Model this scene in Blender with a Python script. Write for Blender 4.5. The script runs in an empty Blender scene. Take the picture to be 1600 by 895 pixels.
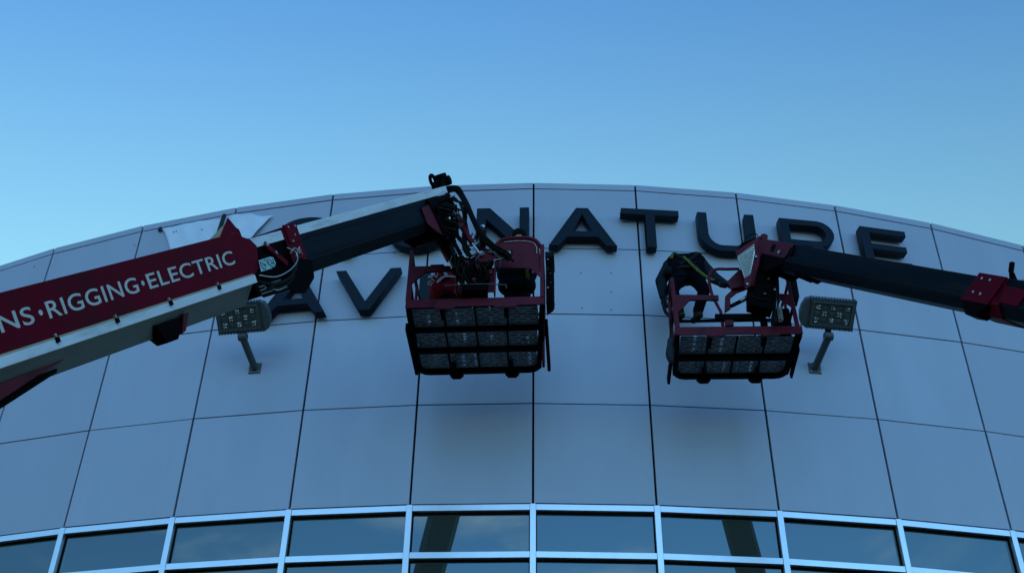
import bpy, bmesh, math, random
from math import sin, cos, pi, radians, degrees, sqrt
from mathutils import Vector, Matrix
random.seed(7)
SC = bpy.context.scene
COL = SC.collection

# ------------------------------------------------------------------ camera
PITCH, YAW, ROLL = radians(38.0615), radians(-1.5323), radians(0.9151)
fwd = Vector((sin(YAW)*cos(PITCH), cos(YAW)*cos(PITCH), sin(PITCH)))
rgt = Vector((cos(YAW), -sin(YAW), 0))
upv = rgt.cross(fwd)
r2 = rgt*cos(ROLL) + upv*sin(ROLL)
u2 = -rgt*sin(ROLL) + upv*cos(ROLL)
cam = bpy.data.cameras.new('camera')
cam.sensor_width = 36
cam.lens = 1893.94/1600*36
cam.clip_start = 0.1
cam.clip_end = 8000
camo = bpy.data.objects.new('camera', cam)
COL.objects.link(camo)
M = Matrix((r2, u2, -fwd)).transposed().to_4x4()
M.translation = Vector((0, 0, 1.6))
camo.matrix_world = M
SC.camera = camo

# ------------------------------------------------------------------ light
SUN_EL, SUN_AZ = radians(25), radians(-24)      # low sun behind the building, to the left
sun_dir = Vector((sin(SUN_AZ)*cos(SUN_EL), cos(SUN_AZ)*cos(SUN_EL), sin(SUN_EL)))
sl = bpy.data.lights.new('sun', 'SUN')
sl.energy = 2.0
sl.angle = radians(0.5)
sl.color = (1, 0.9, 0.78)
so = bpy.data.objects.new('sun', sl)
COL.objects.link(so)
so.rotation_euler = sun_dir.to_track_quat('Z', 'Y').to_euler()
W = bpy.data.worlds.new('World')
SC.world = W
W.use_nodes = True
wn, wl = W.node_tree.nodes, W.node_tree.links
bgn = wn['Background']
sky = wn.new('ShaderNodeTexSky')
sky.sky_type = 'NISHITA'
sky.sun_disc = False
sky.sun_elevation = SUN_EL
sky.sun_rotation = SUN_AZ
sky.altitude = 100
sky.air_density = 1.5
sky.dust_density = 0.0
sky.ozone_density = 5.0
# clear evening air: pale low down on the sun's side, deeper blue overhead and opposite
wtc = wn.new('ShaderNodeTexCoord')
wdt = wn.new('ShaderNodeVectorMath')
wdt.operation = 'DOT_PRODUCT'
wl.new(wtc.outputs['Generated'], wdt.inputs[0])
wdt.inputs[1].default_value = (0, 0.6, -0.8)
wmr = wn.new('ShaderNodeMapRange')
wmr.interpolation_type = 'SMOOTHSTEP'
wmr.inputs['From Min'].default_value = 0.05
wmr.inputs['From Max'].default_value = -0.34
wl.new(wdt.outputs['Value'], wmr.inputs['Value'])
wmx = wn.new('ShaderNodeMix')
wmx.data_type = 'RGBA'
wmx.inputs['A'].default_value = (1.22, 1.42, 1.00, 1)
wmx.inputs['B'].default_value = (0.55, 0.90, 1.06, 1)
wl.new(wmr.outputs[0], wmx.inputs['Factor'])
wml = wn.new('ShaderNodeMix')
wml.data_type = 'RGBA'
wml.blend_type = 'MULTIPLY'
wml.inputs['Factor'].default_value = 1.0
wl.new(sky.outputs[0], wml.inputs['A'])
wl.new(wmx.outputs['Result'], wml.inputs['B'])
# the sky opposite the low sun is the brighter half of the dome
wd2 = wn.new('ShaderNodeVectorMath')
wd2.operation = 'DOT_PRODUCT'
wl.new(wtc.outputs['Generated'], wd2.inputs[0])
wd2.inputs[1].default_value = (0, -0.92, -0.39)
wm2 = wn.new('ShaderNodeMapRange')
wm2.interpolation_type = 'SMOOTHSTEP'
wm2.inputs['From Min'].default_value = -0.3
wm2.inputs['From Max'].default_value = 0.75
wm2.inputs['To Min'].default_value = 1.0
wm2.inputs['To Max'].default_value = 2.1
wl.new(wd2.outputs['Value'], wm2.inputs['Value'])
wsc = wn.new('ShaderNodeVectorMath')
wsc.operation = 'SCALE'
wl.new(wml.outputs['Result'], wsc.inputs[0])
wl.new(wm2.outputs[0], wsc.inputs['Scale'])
# thin wisps of cirrus, only in the half of the sky behind the photographer
wno = wn.new('ShaderNodeTexNoise')
wno.inputs['Scale'].default_value = 3.2
wno.inputs['Detail'].default_value = 8
wno.inputs['Roughness'].default_value = 0.6
wno.inputs['Distortion'].default_value = 0.8
wmp = wn.new('ShaderNodeMapping')
wmp.inputs['Scale'].default_value = (1.0, 1.0, 2.6)
wl.new(wtc.outputs['Generated'], wmp.inputs[0])
wl.new(wmp.outputs[0], wno.inputs['Vector'])
wcr = wn.new('ShaderNodeMapRange')
wcr.interpolation_type = 'SMOOTHSTEP'
wcr.inputs['From Min'].default_value = 0.52
wcr.inputs['From Max'].default_value = 0.80
wl.new(wno.outputs['Fac'], wcr.inputs['Value'])
wcm = wn.new('ShaderNodeMapRange')
wcm.interpolation_type = 'SMOOTHSTEP'
wcm.inputs['From Min'].default_value = 0.1
wcm.inputs['From Max'].default_value = 0.6
wl.new(wd2.outputs['Value'], wcm.inputs['Value'])
wmm = wn.new('ShaderNodeMath')
wmm.operation = 'MULTIPLY'
wl.new(wcr.outputs[0], wmm.inputs[0])
wl.new(wcm.outputs[0], wmm.inputs[1])
wcx = wn.new('ShaderNodeMix')
wcx.data_type = 'RGBA'
wl.new(wmm.outputs[0], wcx.inputs['Factor'])
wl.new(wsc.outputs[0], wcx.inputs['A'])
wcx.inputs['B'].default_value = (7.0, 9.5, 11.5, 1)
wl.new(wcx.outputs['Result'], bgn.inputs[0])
bgn.inputs[1].default_value = 0.10
SC.view_settings.view_transform = 'Standard'
SC.view_settings.look = 'None'
SC.view_settings.exposure = 0.75
SC.view_settings.gamma = 1

# ------------------------------------------------------------------ materials
def mat(name, col, rough=0.5, metal=0.0, var=0.12, scale=6.0, bump=0.0, bscale=40.0, spec=0.5, dirt=None, dscale=2.5, coat=0.0, rvar=0.0, stretch=None, rand=0.0):
    m = bpy.data.materials.new(name)
    m.use_nodes = True
    n, l = m.node_tree.nodes, m.node_tree.links
    b = n['Principled BSDF']
    b.inputs['Roughness'].default_value = rough
    b.inputs['Metallic'].default_value = metal
    b.inputs['Specular IOR Level'].default_value = spec
    if coat:
        b.inputs['Coat Weight'].default_value = coat
        b.inputs['Coat Roughness'].default_value = 0.15
    tc = n.new('ShaderNodeTexCoord')
    mp = n.new('ShaderNodeMapping')
    l.new(tc.outputs['Object'], mp.inputs[0])
    if stretch:
        mp.inputs['Scale'].default_value = stretch
    nz = n.new('ShaderNodeTexNoise')
    nz.inputs['Scale'].default_value = scale
    nz.inputs['Detail'].default_value = 6
    l.new(mp.outputs[0], nz.inputs['Vector'])
    rmp = n.new('ShaderNodeMapRange')
    rmp.inputs['From Min'].default_value = 0.3
    rmp.inputs['From Max'].default_value = 0.7
    rmp.inputs['To Min'].default_value = 1-var
    rmp.inputs['To Max'].default_value = 1+var
    l.new(nz.outputs['Fac'], rmp.inputs['Value'])
    vm = n.new('ShaderNodeVectorMath')
    vm.operation = 'SCALE'
    vm.inputs[0].default_value = col
    l.new(rmp.outputs[0], vm.inputs['Scale'])
    out = vm.outputs[0]
    if rand:       # each panel comes from a slightly different batch
        oi = n.new('ShaderNodeObjectInfo')
        r3 = n.new('ShaderNodeMapRange')
        r3.inputs['To Min'].default_value = 1-rand
        r3.inputs['To Max'].default_value = 1+rand
        l.new(oi.outputs['Random'], r3.inputs['Value'])
        v3 = n.new('ShaderNodeVectorMath')
        v3.operation = 'SCALE'
        l.new(out, v3.inputs[0])
        l.new(r3.outputs[0], v3.inputs['Scale'])
        out = v3.outputs[0]
    if dirt:
        n2 = n.new('ShaderNodeTexNoise')
        n2.inputs['Scale'].default_value = dscale
        n2.inputs['Detail'].default_value = 9
        n2.inputs['Roughness'].default_value = 0.65
        l.new(mp.outputs[0], n2.inputs['Vector'])
        cr = n.new('ShaderNodeMapRange')
        cr.inputs['From Min'].default_value = 0.50
        cr.inputs['From Max'].default_value = 0.72
        cr.clamp = True
        l.new(n2.outputs['Fac'], cr.inputs['Value'])
        mx = n.new('ShaderNodeMix')
        mx.data_type = 'RGBA'
        l.new(cr.outputs[0], mx.inputs['Factor'])
        l.new(out, mx.inputs['A'])
        mx.inputs['B'].default_value = (*dirt, 1)
        out = mx.outputs['Result']
    l.new(out, b.inputs['Base Color'])
    if rvar:
        rr = n.new('ShaderNodeMapRange')
        rr.inputs['To Min'].default_value = max(0, rough-rvar)
        rr.inputs['To Max'].default_value = rough+rvar
        l.new(nz.outputs['Fac'], rr.inputs['Value'])
        l.new(rr.outputs[0], b.inputs['Roughness'])
    if bump:
        n3 = n.new('ShaderNodeTexNoise')
        n3.inputs['Scale'].default_value = bscale
        n3.inputs['Detail'].default_value = 4
        l.new(mp.outputs[0], n3.inputs['Vector'])
        bp = n.new('ShaderNodeBump')
        bp.inputs['Strength'].default_value = bump
        bp.inputs['Distance'].default_value = 0.02
        l.new(n3.outputs['Fac'], bp.inputs['Height'])
        l.new(bp.outputs[0], b.inputs['Normal'])
    return m

M_PANEL = mat('silver composite panel', (0.365, 0.37, 0.455), 0.46, 0.20, var=0.03, scale=1.2, bump=0.05, bscale=1.1, rand=0.035, dirt=(0.345, 0.352, 0.435), dscale=0.9, stretch=(1.6, 1.6, 0.35))
M_BACK = mat('dark joint backing', (0.003, 0.003, 0.004), 0.9, spec=0.02)
M_ALU = mat('clear anodised aluminium', (0.74, 0.73, 0.76), 0.30, 0.85, var=0.03)
M_GASKET = mat('black gasket', (0.004, 0.004, 0.004), 0.8, spec=0.05)
M_CONC = mat('roof membrane', (0.3, 0.3, 0.3), 0.9, bump=0.2)
M_ASPH = mat('asphalt', (0.045, 0.045, 0.047), 0.9, bump=0.3, var=0.25, scale=3)
M_LETTER = mat('charcoal letter paint', (0.006, 0.013, 0.024), 0.5, 0.0, spec=0.12, var=0.05, scale=2)
M_PAPER = mat('white drafting film', (0.60, 0.64, 0.76), 0.45, var=0.05, scale=5, bump=0.35, bscale=7)
M_TAPE = mat('dark tape', (0.025, 0.027, 0.03), 0.5, spec=0.08)
M_MAROON = mat('maroon boom paint', (0.108, 0.002, 0.012), 0.55, 0.0, var=0.12, scale=3, spec=0.05, dirt=(0.05, 0.006, 0.012), dscale=1.7, rvar=0.08)
M_MARB = mat('maroon basket paint', (0.095, 0.003, 0.015), 0.55, 0.0, spec=0.2, var=0.15, scale=8, dirt=(0.028, 0.003, 0.006), dscale=5, bump=0.1, bscale=60)
M_WHITEP = mat('white boom stripe paint', (0.58, 0.61, 0.70), 0.5, 0.0, var=0.10, scale=4, dirt=(0.36, 0.38, 0.43), dscale=5, bump=0.1, bscale=12, stretch=(0.5, 1, 2))
M_GREYU = mat('grey boom belly paint', (0.095, 0.105, 0.11), 0.55, 0.0, var=0.2, scale=3, dirt=(0.05, 0.05, 0.05), dscale=3, stretch=(0.3, 1, 3))
M_NAVY = mat('dark navy boom paint', (0.004, 0.007, 0.013), 0.5, 0.0, spec=0.06, var=0.2, scale=4, dirt=(0.012, 0.014, 0.018), dscale=4, stretch=(0.15, 1, 2.5), rvar=0.1)
M_BLACK = mat('black painted steel', (0.0025, 0.002, 0.0025), 0.65, 0.0, spec=0.03, var=0.3, scale=12, bump=0.1)  # also used where black stands in for shade in the basket floors
M_RUBBER = mat('black rubber hose', (0.008, 0.008, 0.008), 0.5, 0.0, spec=0.08, var=0.3, scale=30)
M_STEEL = mat('worn galvanised steel', (0.42, 0.43, 0.44), 0.35, 0.8, var=0.2, scale=20)
M_GRATE = mat('aluminium grating', (0.24, 0.25, 0.26), 0.6, 0.1, var=0.2, scale=12, dirt=(0.12, 0.12, 0.12), dscale=7)
M_LITE = mat('floodlight grey paint', (0.065, 0.075, 0.085), 0.5, 0.0, spec=0.3, var=0.08, scale=10)
M_LENS = mat('dark lens tray', (0.07, 0.08, 0.085), 0.25, 0.0)
M_PRINT = mat('white lettering vinyl', (0.42, 0.43, 0.44), 0.5, var=0.08, scale=12)
M_GREENP = mat('pale blue decal', (0.26, 0.42, 0.46), 0.45, var=0.12, scale=30)
M_TAN = mat('tan primer', (0.35, 0.28, 0.2), 0.6)
M_SKIN = mat('skin', (0.42, 0.25, 0.18), 0.55, var=0.06)
M_HAIR = mat('dark hair', (0.015, 0.012, 0.01), 0.7, bump=0.4, bscale=120)
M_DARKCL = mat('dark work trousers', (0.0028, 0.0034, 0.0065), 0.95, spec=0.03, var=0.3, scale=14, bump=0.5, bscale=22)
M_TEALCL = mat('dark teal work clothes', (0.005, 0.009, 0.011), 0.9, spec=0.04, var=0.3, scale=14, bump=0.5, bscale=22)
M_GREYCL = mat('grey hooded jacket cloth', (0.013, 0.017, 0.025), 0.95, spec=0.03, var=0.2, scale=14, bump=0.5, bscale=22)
M_REDCL = mat('red work jacket cloth', (0.14, 0.003, 0.009), 0.8, spec=0.08, var=0.2, scale=10, bump=0.5, bscale=20)
M_REFL = mat('grey reflective tape', (0.20, 0.20, 0.21), 0.4, var=0.1)
M_YEL = mat('yellow webbing strap', (0.085, 0.09, 0.018), 0.85, spec=0.08, var=0.6, scale=45)
M_WEB = mat('black webbing', (0.01, 0.01, 0.012), 0.8, spec=0.08)
M_GLOVE = mat('work glove leather', (0.035, 0.033, 0.028), 0.8, spec=0.08, var=0.3, scale=30)
M_BOOT = mat('boot leather', (0.02, 0.016, 0.012), 0.6, spec=0.08)
M_CAP = mat('black knitted cap', (0.006, 0.006, 0.007), 0.95, spec=0.08, bump=0.5, bscale=100)
M_BAG = mat('blue grey canvas', (0.03, 0.04, 0.06), 0.9, spec=0.08, bump=0.4, bscale=20)
M_RIB = mat('white ribbed plate paint', (0.85, 0.87, 0.86), 0.45, var=0.12, scale=20)

def glass_mat():
    m = bpy.data.materials.new('coated blue glass')
    m.use_nodes = True
    n, l = m.node_tree.nodes, m.node_tree.links
    b = n['Principled BSDF']
    b.inputs['Base Color'].default_value = (0.185, 0.225, 0.24, 1)
    b.inputs['Metallic'].default_value = 1.0
    b.inputs['Roughness'].default_value = 0.015
    tc = n.new('ShaderNodeTexCoord')
    nz = n.new('ShaderNodeTexNoise')
    nz.inputs['Scale'].default_value = 0.7
    nz.inputs['Detail'].default_value = 0
    l.new(tc.outputs['Object'], nz.inputs['Vector'])
    bp = n.new('ShaderNodeBump')
    bp.inputs['Strength'].default_value = 0.04
    bp.inputs['Distance'].default_value = 0.05
    l.new(nz.outputs['Fac'], bp.inputs['Height'])
    l.new(bp.outputs[0], b.inputs['Normal'])
    tr = n.new('ShaderNodeBsdfDiffuse')       # grey-green in the panes stands in for light from the interior behind
    tr.inputs[0].default_value = (0.095, 0.115, 0.10, 1)
    mx = n.new('ShaderNodeMixShader')
    mx.inputs[0].default_value = 0.35
    l.new(b.outputs[0], mx.inputs[1])
    l.new(tr.outputs[0], mx.inputs[2])
    l.new(mx.outputs[0], n['Material Output'].inputs[0])
    return m
M_GLASS = glass_mat()
def led_mat():
    m = mat('clear LED optic', (0.85, 0.86, 0.80), 0.06, 0.95, var=0.4, scale=60, bump=0.9, bscale=45)
    return m
M_LED = led_mat()

# ------------------------------------------------------------------ helpers
def link(name, me, m, parent=None, smooth=False):
    o = bpy.data.objects.new(name, me)
    COL.objects.link(o)
    if m and not me.materials:
        me.materials.append(m)
    if smooth:
        for p in me.polygons:
            p.use_smooth = True
    if parent:
        o.parent = parent
    return o
def obj(name, bm, m, parent=None, smooth=False, bevel=0):
    bmesh.ops.recalc_face_normals(bm, faces=bm.faces)
    me = bpy.data.meshes.new(name)
    bm.to_mesh(me)
    bm.free()
    o = link(name, me, m, parent, smooth)
    if bevel:
        b = o.modifiers.new('bevel', 'BEVEL')
        b.width = bevel
        b.segments = 2
        b.limit_method = 'ANGLE'
    return o
def tag(o, label=None, cat=None, group=None, kind=None):
    if label: o['label'] = label
    if cat: o['category'] = cat
    if group: o['group'] = group
    if kind: o['kind'] = kind
    return o
def thing(name, label, cat, matrix=None, group=None):
    o = bpy.data.objects.new(name, None)
    COL.objects.link(o)
    o.empty_display_size = 0.2
    if matrix is not None:
        o.matrix_world = matrix
    return tag(o, label, cat, group)
def new():
    return bmesh.new()
def hexa(bm, c):      # c: 8 corners, bottom 4 then top 4
    v = [bm.verts.new(p) for p in c]
    for f in ((0,3,2,1),(4,5,6,7),(0,1,5,4),(1,2,6,5),(2,3,7,6),(3,0,4,7)):
        bm.faces.new([v[i] for i in f])
def box(bm, x0, x1, y0, y1, z0, z1):
    hexa(bm, [(x0,y0,z0),(x1,y0,z0),(x1,y1,z0),(x0,y1,z0),(x0,y0,z1),(x1,y0,z1),(x1,y1,z1),(x0,y1,z1)])
    return bm
def bar(bm, p0, p1, w, h, up=(0,0,1), w1=None, h1=None):
    p0, p1 = Vector(p0), Vector(p1)
    d = (p1-p0).normalized()
    up = Vector(up)
    if abs(d.dot(up)) > 0.98:
        up = Vector((0, 1, 0))
    s = d.cross(up).normalized()
    u = s.cross(d)
    w1 = w if w1 is None else w1
    h1 = h if h1 is None else h1
    c = []
    for p, a, b in ((p0, w, h), (p1, w1, h1)):
        c += [p-s*a/2-u*b/2, p+s*a/2-u*b/2, p+s*a/2+u*b/2, p-s*a/2+u*b/2]
    hexa(bm, c)
    return bm
def smooth_path(pts, n=6):
    P = [Vector(p) for p in pts]
    if len(P) < 3: return P
    P = [P[0]*2-P[1]] + P + [P[-1]*2-P[-2]]
    out = []
    for i in range(1, len(P)-2):
        a, b, c, d = P[i-1:i+3]
        for j in range(n):
            t = j/n
            out.append(0.5*((2*b)+(c-a)*t+(2*a-5*b+4*c-d)*t*t+(3*b-a-3*c+d)*t**3))
    out.append(P[-2])
    return out
def tube(bm, pts, r, n=10, r1=None, caps=True):
    P = [Vector(p) for p in pts]
    rings = []
    prev = None
    for i, p in enumerate(P):
        d = (P[min(i+1, len(P)-1)]-P[max(i-1, 0)]).normalized()
        if prev is None:
            a = Vector((0, 0, 1)) if abs(d.z) < 0.9 else Vector((1, 0, 0))
            s = d.cross(a).normalized()
        else:
            s = (prev - d*prev.dot(d)).normalized()
        prev = s
        u = d.cross(s)
        rr = r if r1 is None else r+(r1-r)*i/(len(P)-1)
        rings.append([bm.verts.new(p+(s*cos(2*pi*k/n)+u*sin(2*pi*k/n))*rr) for k in range(n)])
    for a, b in zip(rings, rings[1:]):
        for k in range(n):
            bm.faces.new((a[k], a[(k+1) % n], b[(k+1) % n], b[k]))
    if caps:
        bm.faces.new(rings[0][::-1])
        bm.faces.new(rings[-1])
    return bm
def prism(bm, poly, axis, a0, a1):
    """extrude 2D polygon; axis 0: poly is (y,z), 1: (x,z), 2: (x,y)"""
    def mk(p, a):
        return (a, p[0], p[1]) if axis == 0 else (p[0], a, p[1]) if axis == 1 else (p[0], p[1], a)
    A = [bm.verts.new(mk(p, a0)) for p in poly]
    B = [bm.verts.new(mk(p, a1)) for p in poly]
    bm.faces.new(A[::-1]); bm.faces.new(B)
    n = len(poly)
    for i in range(n):
        bm.faces.new((A[i], A[(i+1) % n], B[(i+1) % n], B[i]))
    return bm
def shell(bm, poly, t0, t1, th):
    """hollow section along x with wall thickness th, poly = (y,z) convex around origin"""
    cx = sum(p[0] for p in poly)/len(poly); cz = sum(p[1] for p in poly)/len(poly)
    R = max(math.hypot(p[0]-cx, p[1]-cz) for p in poly)
    inn = [(cx+(p[0]-cx)*(1-th/R), cz+(p[1]-cz)*(1-th/R)) for p in poly]
    n = len(poly)
    o0 = [bm.verts.new((t0, *p)) for p in poly]; o1 = [bm.verts.new((t1, *p)) for p in poly]
    i0 = [bm.verts.new((t0, *p)) for p in inn]; i1 = [bm.verts.new((t1, *p)) for p in inn]
    for i in range(n):
        j = (i+1) % n
        bm.faces.new((o0[i], o0[j], o1[j], o1[i]))
        bm.faces.new((i0[j], i0[i], i1[i], i1[j]))
        bm.faces.new((o1[i], o1[j], i1[j], i1[i]))
        bm.faces.new((o0[j], o0[i], i0[i], i0[j]))
    return bm
def cyl(bm, p0, p1, r, n=16, r1=None):
    return tube(bm, [p0, p1], r, n, r1)
def sweep_xy(bm, pts, w, z0, z1, closed=False):
    P = [Vector((p[0], p[1])) for p in pts]
    n = len(P)
    ring = []
    for i, p in enumerate(P):
        a = P[(i-1) % n] if (closed or i > 0) else None
        b = P[(i+1) % n] if (closed or i < n-1) else None
        d0 = (p-a).normalized() if a is not None else (b-p).normalized()
        d1 = (b-p).normalized() if b is not None else d0
        t = (d0+d1).normalized()
        nr = Vector((-t.y, t.x))
        k = 1/max(0.3, nr.dot(Vector((-d0.y, d0.x))))
        o, q = p+nr*w/2*k, p-nr*w/2*k
        ring.append([bm.verts.new((o.x, o.y, z0)), bm.verts.new((q.x, q.y, z0)), bm.verts.new((q.x, q.y, z1)), bm.verts.new((o.x, o.y, z1))])
    m = n if closed else n-1
    for i in range(m):
        a, b = ring[i], ring[(i+1) % n]
        for k in range(4):
            bm.faces.new((a[k], a[(k+1) % 4], b[(k+1) % 4], b[k]))
    if not closed:
        bm.faces.new(ring[0][::-1]); bm.faces.new(ring[-1])
    return bm
def curve_mesh(splines, depth, bevel=0.0):
    cu = bpy.data.curves.new('outline', 'CURVE')
    cu.dimensions = '2D'
    cu.fill_mode = 'BOTH'
    cu.extrude = depth/2
    cu.bevel_depth = bevel
    cu.bevel_resolution = 1
    cu.offset = -bevel
    for s in splines:
        sp = cu.splines.new('POLY')
        sp.points.add(len(s)-1)
        for i, p in enumerate(s):
            sp.points[i].co = (p[0], p[1], 0, 1)
        sp.use_cyclic_u = True
    o = bpy.data.objects.new('outline', cu)
    COL.objects.link(o)
    bpy.context.view_layer.update()
    me = bpy.data.meshes.new_from_object(o.evaluated_get(bpy.context.evaluated_depsgraph_get()))
    bpy.data.objects.remove(o)
    bpy.data.curves.remove(cu)
    me.materials.clear()
    return me
def text_mesh(s, size, depth, bold=0.0, spacing=1.0):
    cu = bpy.data.curves.new('text', 'FONT')
    cu.body = s
    cu.size = size
    cu.extrude = depth
    cu.offset = bold
    cu.space_character = spacing
    o = bpy.data.objects.new('text', cu)
    COL.objects.link(o)
    bpy.context.view_layer.update()
    me = bpy.data.meshes.new_from_object(o.evaluated_get(bpy.context.evaluated_depsgraph_get()))
    bpy.data.objects.remove(o)
    bpy.data.curves.remove(cu)
    me.materials.clear()
    return me

# ------------------------------------------------------------------ ground
bm = new()
bmesh.ops.create_grid(bm, x_segments=8, y_segments=8, size=2500)
tag(obj('ground', bm, M_ASPH), kind='structure')

# ------------------------------------------------------------------ the curved building
RAD, DIST, PHI0 = 26.5445, 13.1829, -0.0021216
DPHI = 2*math.asin(0.75/RAD)
KS = range(-8, 8)
def joint(k, off=0.0):
    a = PHI0+k*DPHI
    r = RAD+off
    return Vector((r*sin(a), DIST+RAD-r*cos(a), 0))
def facet(s, off=0.0, z=0.0):
    """point on the facade at running length s, matrix with x along the facet, y into the wall, z up"""
    k = math.floor(s/1.5)
    m = PHI0+(k+0.5)*DPHI
    t = Vector((cos(m), sin(m), 0)); n = Vector((sin(m), -cos(m), 0))
    p = joint(k)+t*(s-k*1.5)+n*off
    mt = Matrix((t, -n, Vector((0, 0, 1)))).transposed().to_4x4()
    mt.translation = Vector((p.x, p.y, z))
    return mt
def dz(k):
    return -(0.139466*k*k-0.011053*k)/10
ROWS = [8.594, 10.022, 11.459, 12.614, 13.753, 13.875]
bld = thing('building', 'curved grey panelled building with a band of blue windows under the sign', 'building', Matrix.Translation((0, DIST, 0)))
binv = bld.matrix_world.inverted()
def wallbox(k, z0l, z0r, z1l, z1r, gx, thick, off, gz=0.0):
    m = facet((k+0.5)*1.5)
    x0, x1 = -0.75+gx, 0.75-gx
    c = []
    for zl, zr, sg in ((z0l, z0r, gz), (z1l, z1r, -gz)):
        c += [m @ Vector((x0, -off, zl+sg)), m @ Vector((x1, -off, zr+sg)), m @ Vector((x1, -off+thick, zr+sg)), m @ Vector((x0, -off+thick, zl+sg))]
    bm = new()
    hexa(bm, [binv @ p for p in c])
    return bm
for k in KS:
    for r in range(5):
        z0l = z0r = ROWS[r]; z1l = z1r = ROWS[r+1]
        if r >= 4: z0l += dz(k); z0r += dz(k+1)
        if r >= 3: z1l += dz(k); z1r += dz(k+1)
        wob = random.uniform(-0.002, 0.003)
        o = obj('panel' if r < 4 else 'coping', wallbox(k, z0l, z0r, z1l, z1r, 0.0135, 0.05, wob+(0.004 if r == 4 else 0), 0.0065), M_PANEL, bld, bevel=0.003)
# backing, roof, sides, back wall
pts = [joint(k, -0.055) for k in range(-8, 9)]
bm = new()
for i in range(16):
    a, b = pts[i], pts[i+1]
    ka, kb = i-8, i-7
    q = [bm.verts.new(binv @ Vector(p)) for p in ((a.x, a.y, 8.60), (b.x, b.y, 8.60), (b.x, b.y, 13.908+dz(kb)), (a.x, a.y, 13.908+dz(ka)))]
    bm.faces.new(q)
obj('wall_backing', bm, M_BACK, bld)
bm = new()
rp = [joint(k, -0.06) for k in range(-8, 9)]
L, Rr = rp[0], rp[-1]
out = rp + [Vector((Rr.x, 60, 0)), Vector((L.x, 60, 0))]
lo = [bm.verts.new(binv @ Vector((p.x, p.y, 12.9))) for p in out]
bm.faces.new(lo)
obj('roof', bm, M_CONC, bld)
bm = new()
for a, b in ((out[-1], L), (Rr, out[-2]), (out[-2], out[-1])):
    bm.faces.new([bm.verts.new(binv @ Vector((p.x, p.y, z))) for p, z in ((a, 0), (b, 0), (b, 12.95), (a, 12.95))])
obj('rear_wall', bm, M_PANEL, bld)
bm = new()
for k in KS:       # inner face of the parapet
    a, b = joint(k, -0.35), joint(k+1, -0.35)
    bm.faces.new([bm.verts.new(binv @ Vector(p)) for p in ((a.x, a.y, 12.9), (b.x, b.y, 12.9), (b.x, b.y, 13.80+dz(k+1)), (a.x, a.y, 13.80+dz(k)))])
obj('parapet_inner_face', bm, M_PANEL, bld)
bm = new()
for k in KS:       # parapet top
    a, b, c, d = joint(k, -0.36), joint(k+1, -0.36), joint(k+1, -0.05), joint(k, -0.05)
    bm.faces.new([bm.verts.new(binv @ Vector((p.x, p.y, 13.81+dz(q)))) for p, q in ((a, k), (b, k+1), (c, k+1), (d, k))])
obj('parapet_top', bm, M_BACK, bld)
# interior behind the glass
bm = new()
for k in KS:
    a, b = joint(k, -1.6), joint(k+1, -1.6)
    bm.faces.new([bm.verts.new(binv @ Vector(p)) for p in ((a.x, a.y, 0), (b.x, b.y, 0), (b.x, b.y, 8.7), (a.x, a.y, 8.7))])
obj('interior_wall', bm, M_BACK, bld)
# curtain wall
TR = [8.579, 7.96, 7.02, 5.7, 4.3, 2.9, 1.4, 0.15]
for k in range(-8, 9):
    a = PHI0+k*DPHI
    t = Vector((cos(a), sin(a), 0)); n = Vector((sin(a), -cos(a), 0))
    p = joint(k)
    bm = new()
    c = []
    for z in (0.0, 8.583):
        c += [p-t*0.036+n*0.022+Vector((0,0,z)), p+t*0.036+n*0.022+Vector((0,0,z)), p+t*0.034-n*0.10+Vector((0,0,z)), p-t*0.034-n*0.10+Vector((0,0,z))]
    hexa(bm, [binv @ q for q in c])
    obj('mullion', bm, M_ALU, bld, bevel=0.003)
for k in KS:
    for i, z in enumerate(TR):
        h = 0.078
        obj('transom' if i else 'head_frame', wallbox(k, z-h, z-h, z, z, 0.0375, 0.11, 0.013), M_ALU, bld, bevel=0.002)
        if i < len(TR)-1:
            zt, zb = z-h, TR[i+1]
            w = thing('window', None, None)
            w.parent = bld
            obj('pane', wallbox(k, zb+0.004, zb+0.004, zt-0.004, zt-0.004, 0.04, 0.012, -0.062), M_GLASS, w)
            m = facet((k+0.5)*1.5)
            bm = new()
            for x0, x1, z0, z1 in ((-0.712, 0.712, zt-0.020, zt-0.001), (-0.712, 0.712, zb+0.001, zb+0.014), (-0.712, -0.700, zb+0.0145, zt-0.0205), (0.700, 0.712, zb+0.0145, zt-0.0205)):
                hexa(bm, [binv @ (m @ Vector(q)) for q in ((x0,0.045,z0),(x1,0.045,z0),(x1,0.0615,z0),(x0,0.0615,z0),(x0,0.045,z1),(x1,0.045,z1),(x1,0.0615,z1),(x0,0.0615,z1))])
            obj('gasket', bm, M_GASKET, w)
# sign mounting studs left on the wall where letters are still to come
for s, z in ((0.66, 12.17), (1.08, 12.18), (1.07, 11.85), (1.06, 11.54), (0.29, 11.62), (-7.78, 13.22), (-6.06, 13.26), (0.66, 11.56)):
    m = facet(s)
    bm = new()
    cyl(bm, binv @ (m @ Vector((0, 0.002, z))), binv @ (m @ Vector((0, -0.015, z))), 0.006, 8)
    obj('mounting_stud', bm, M_BACK, bld)

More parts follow.
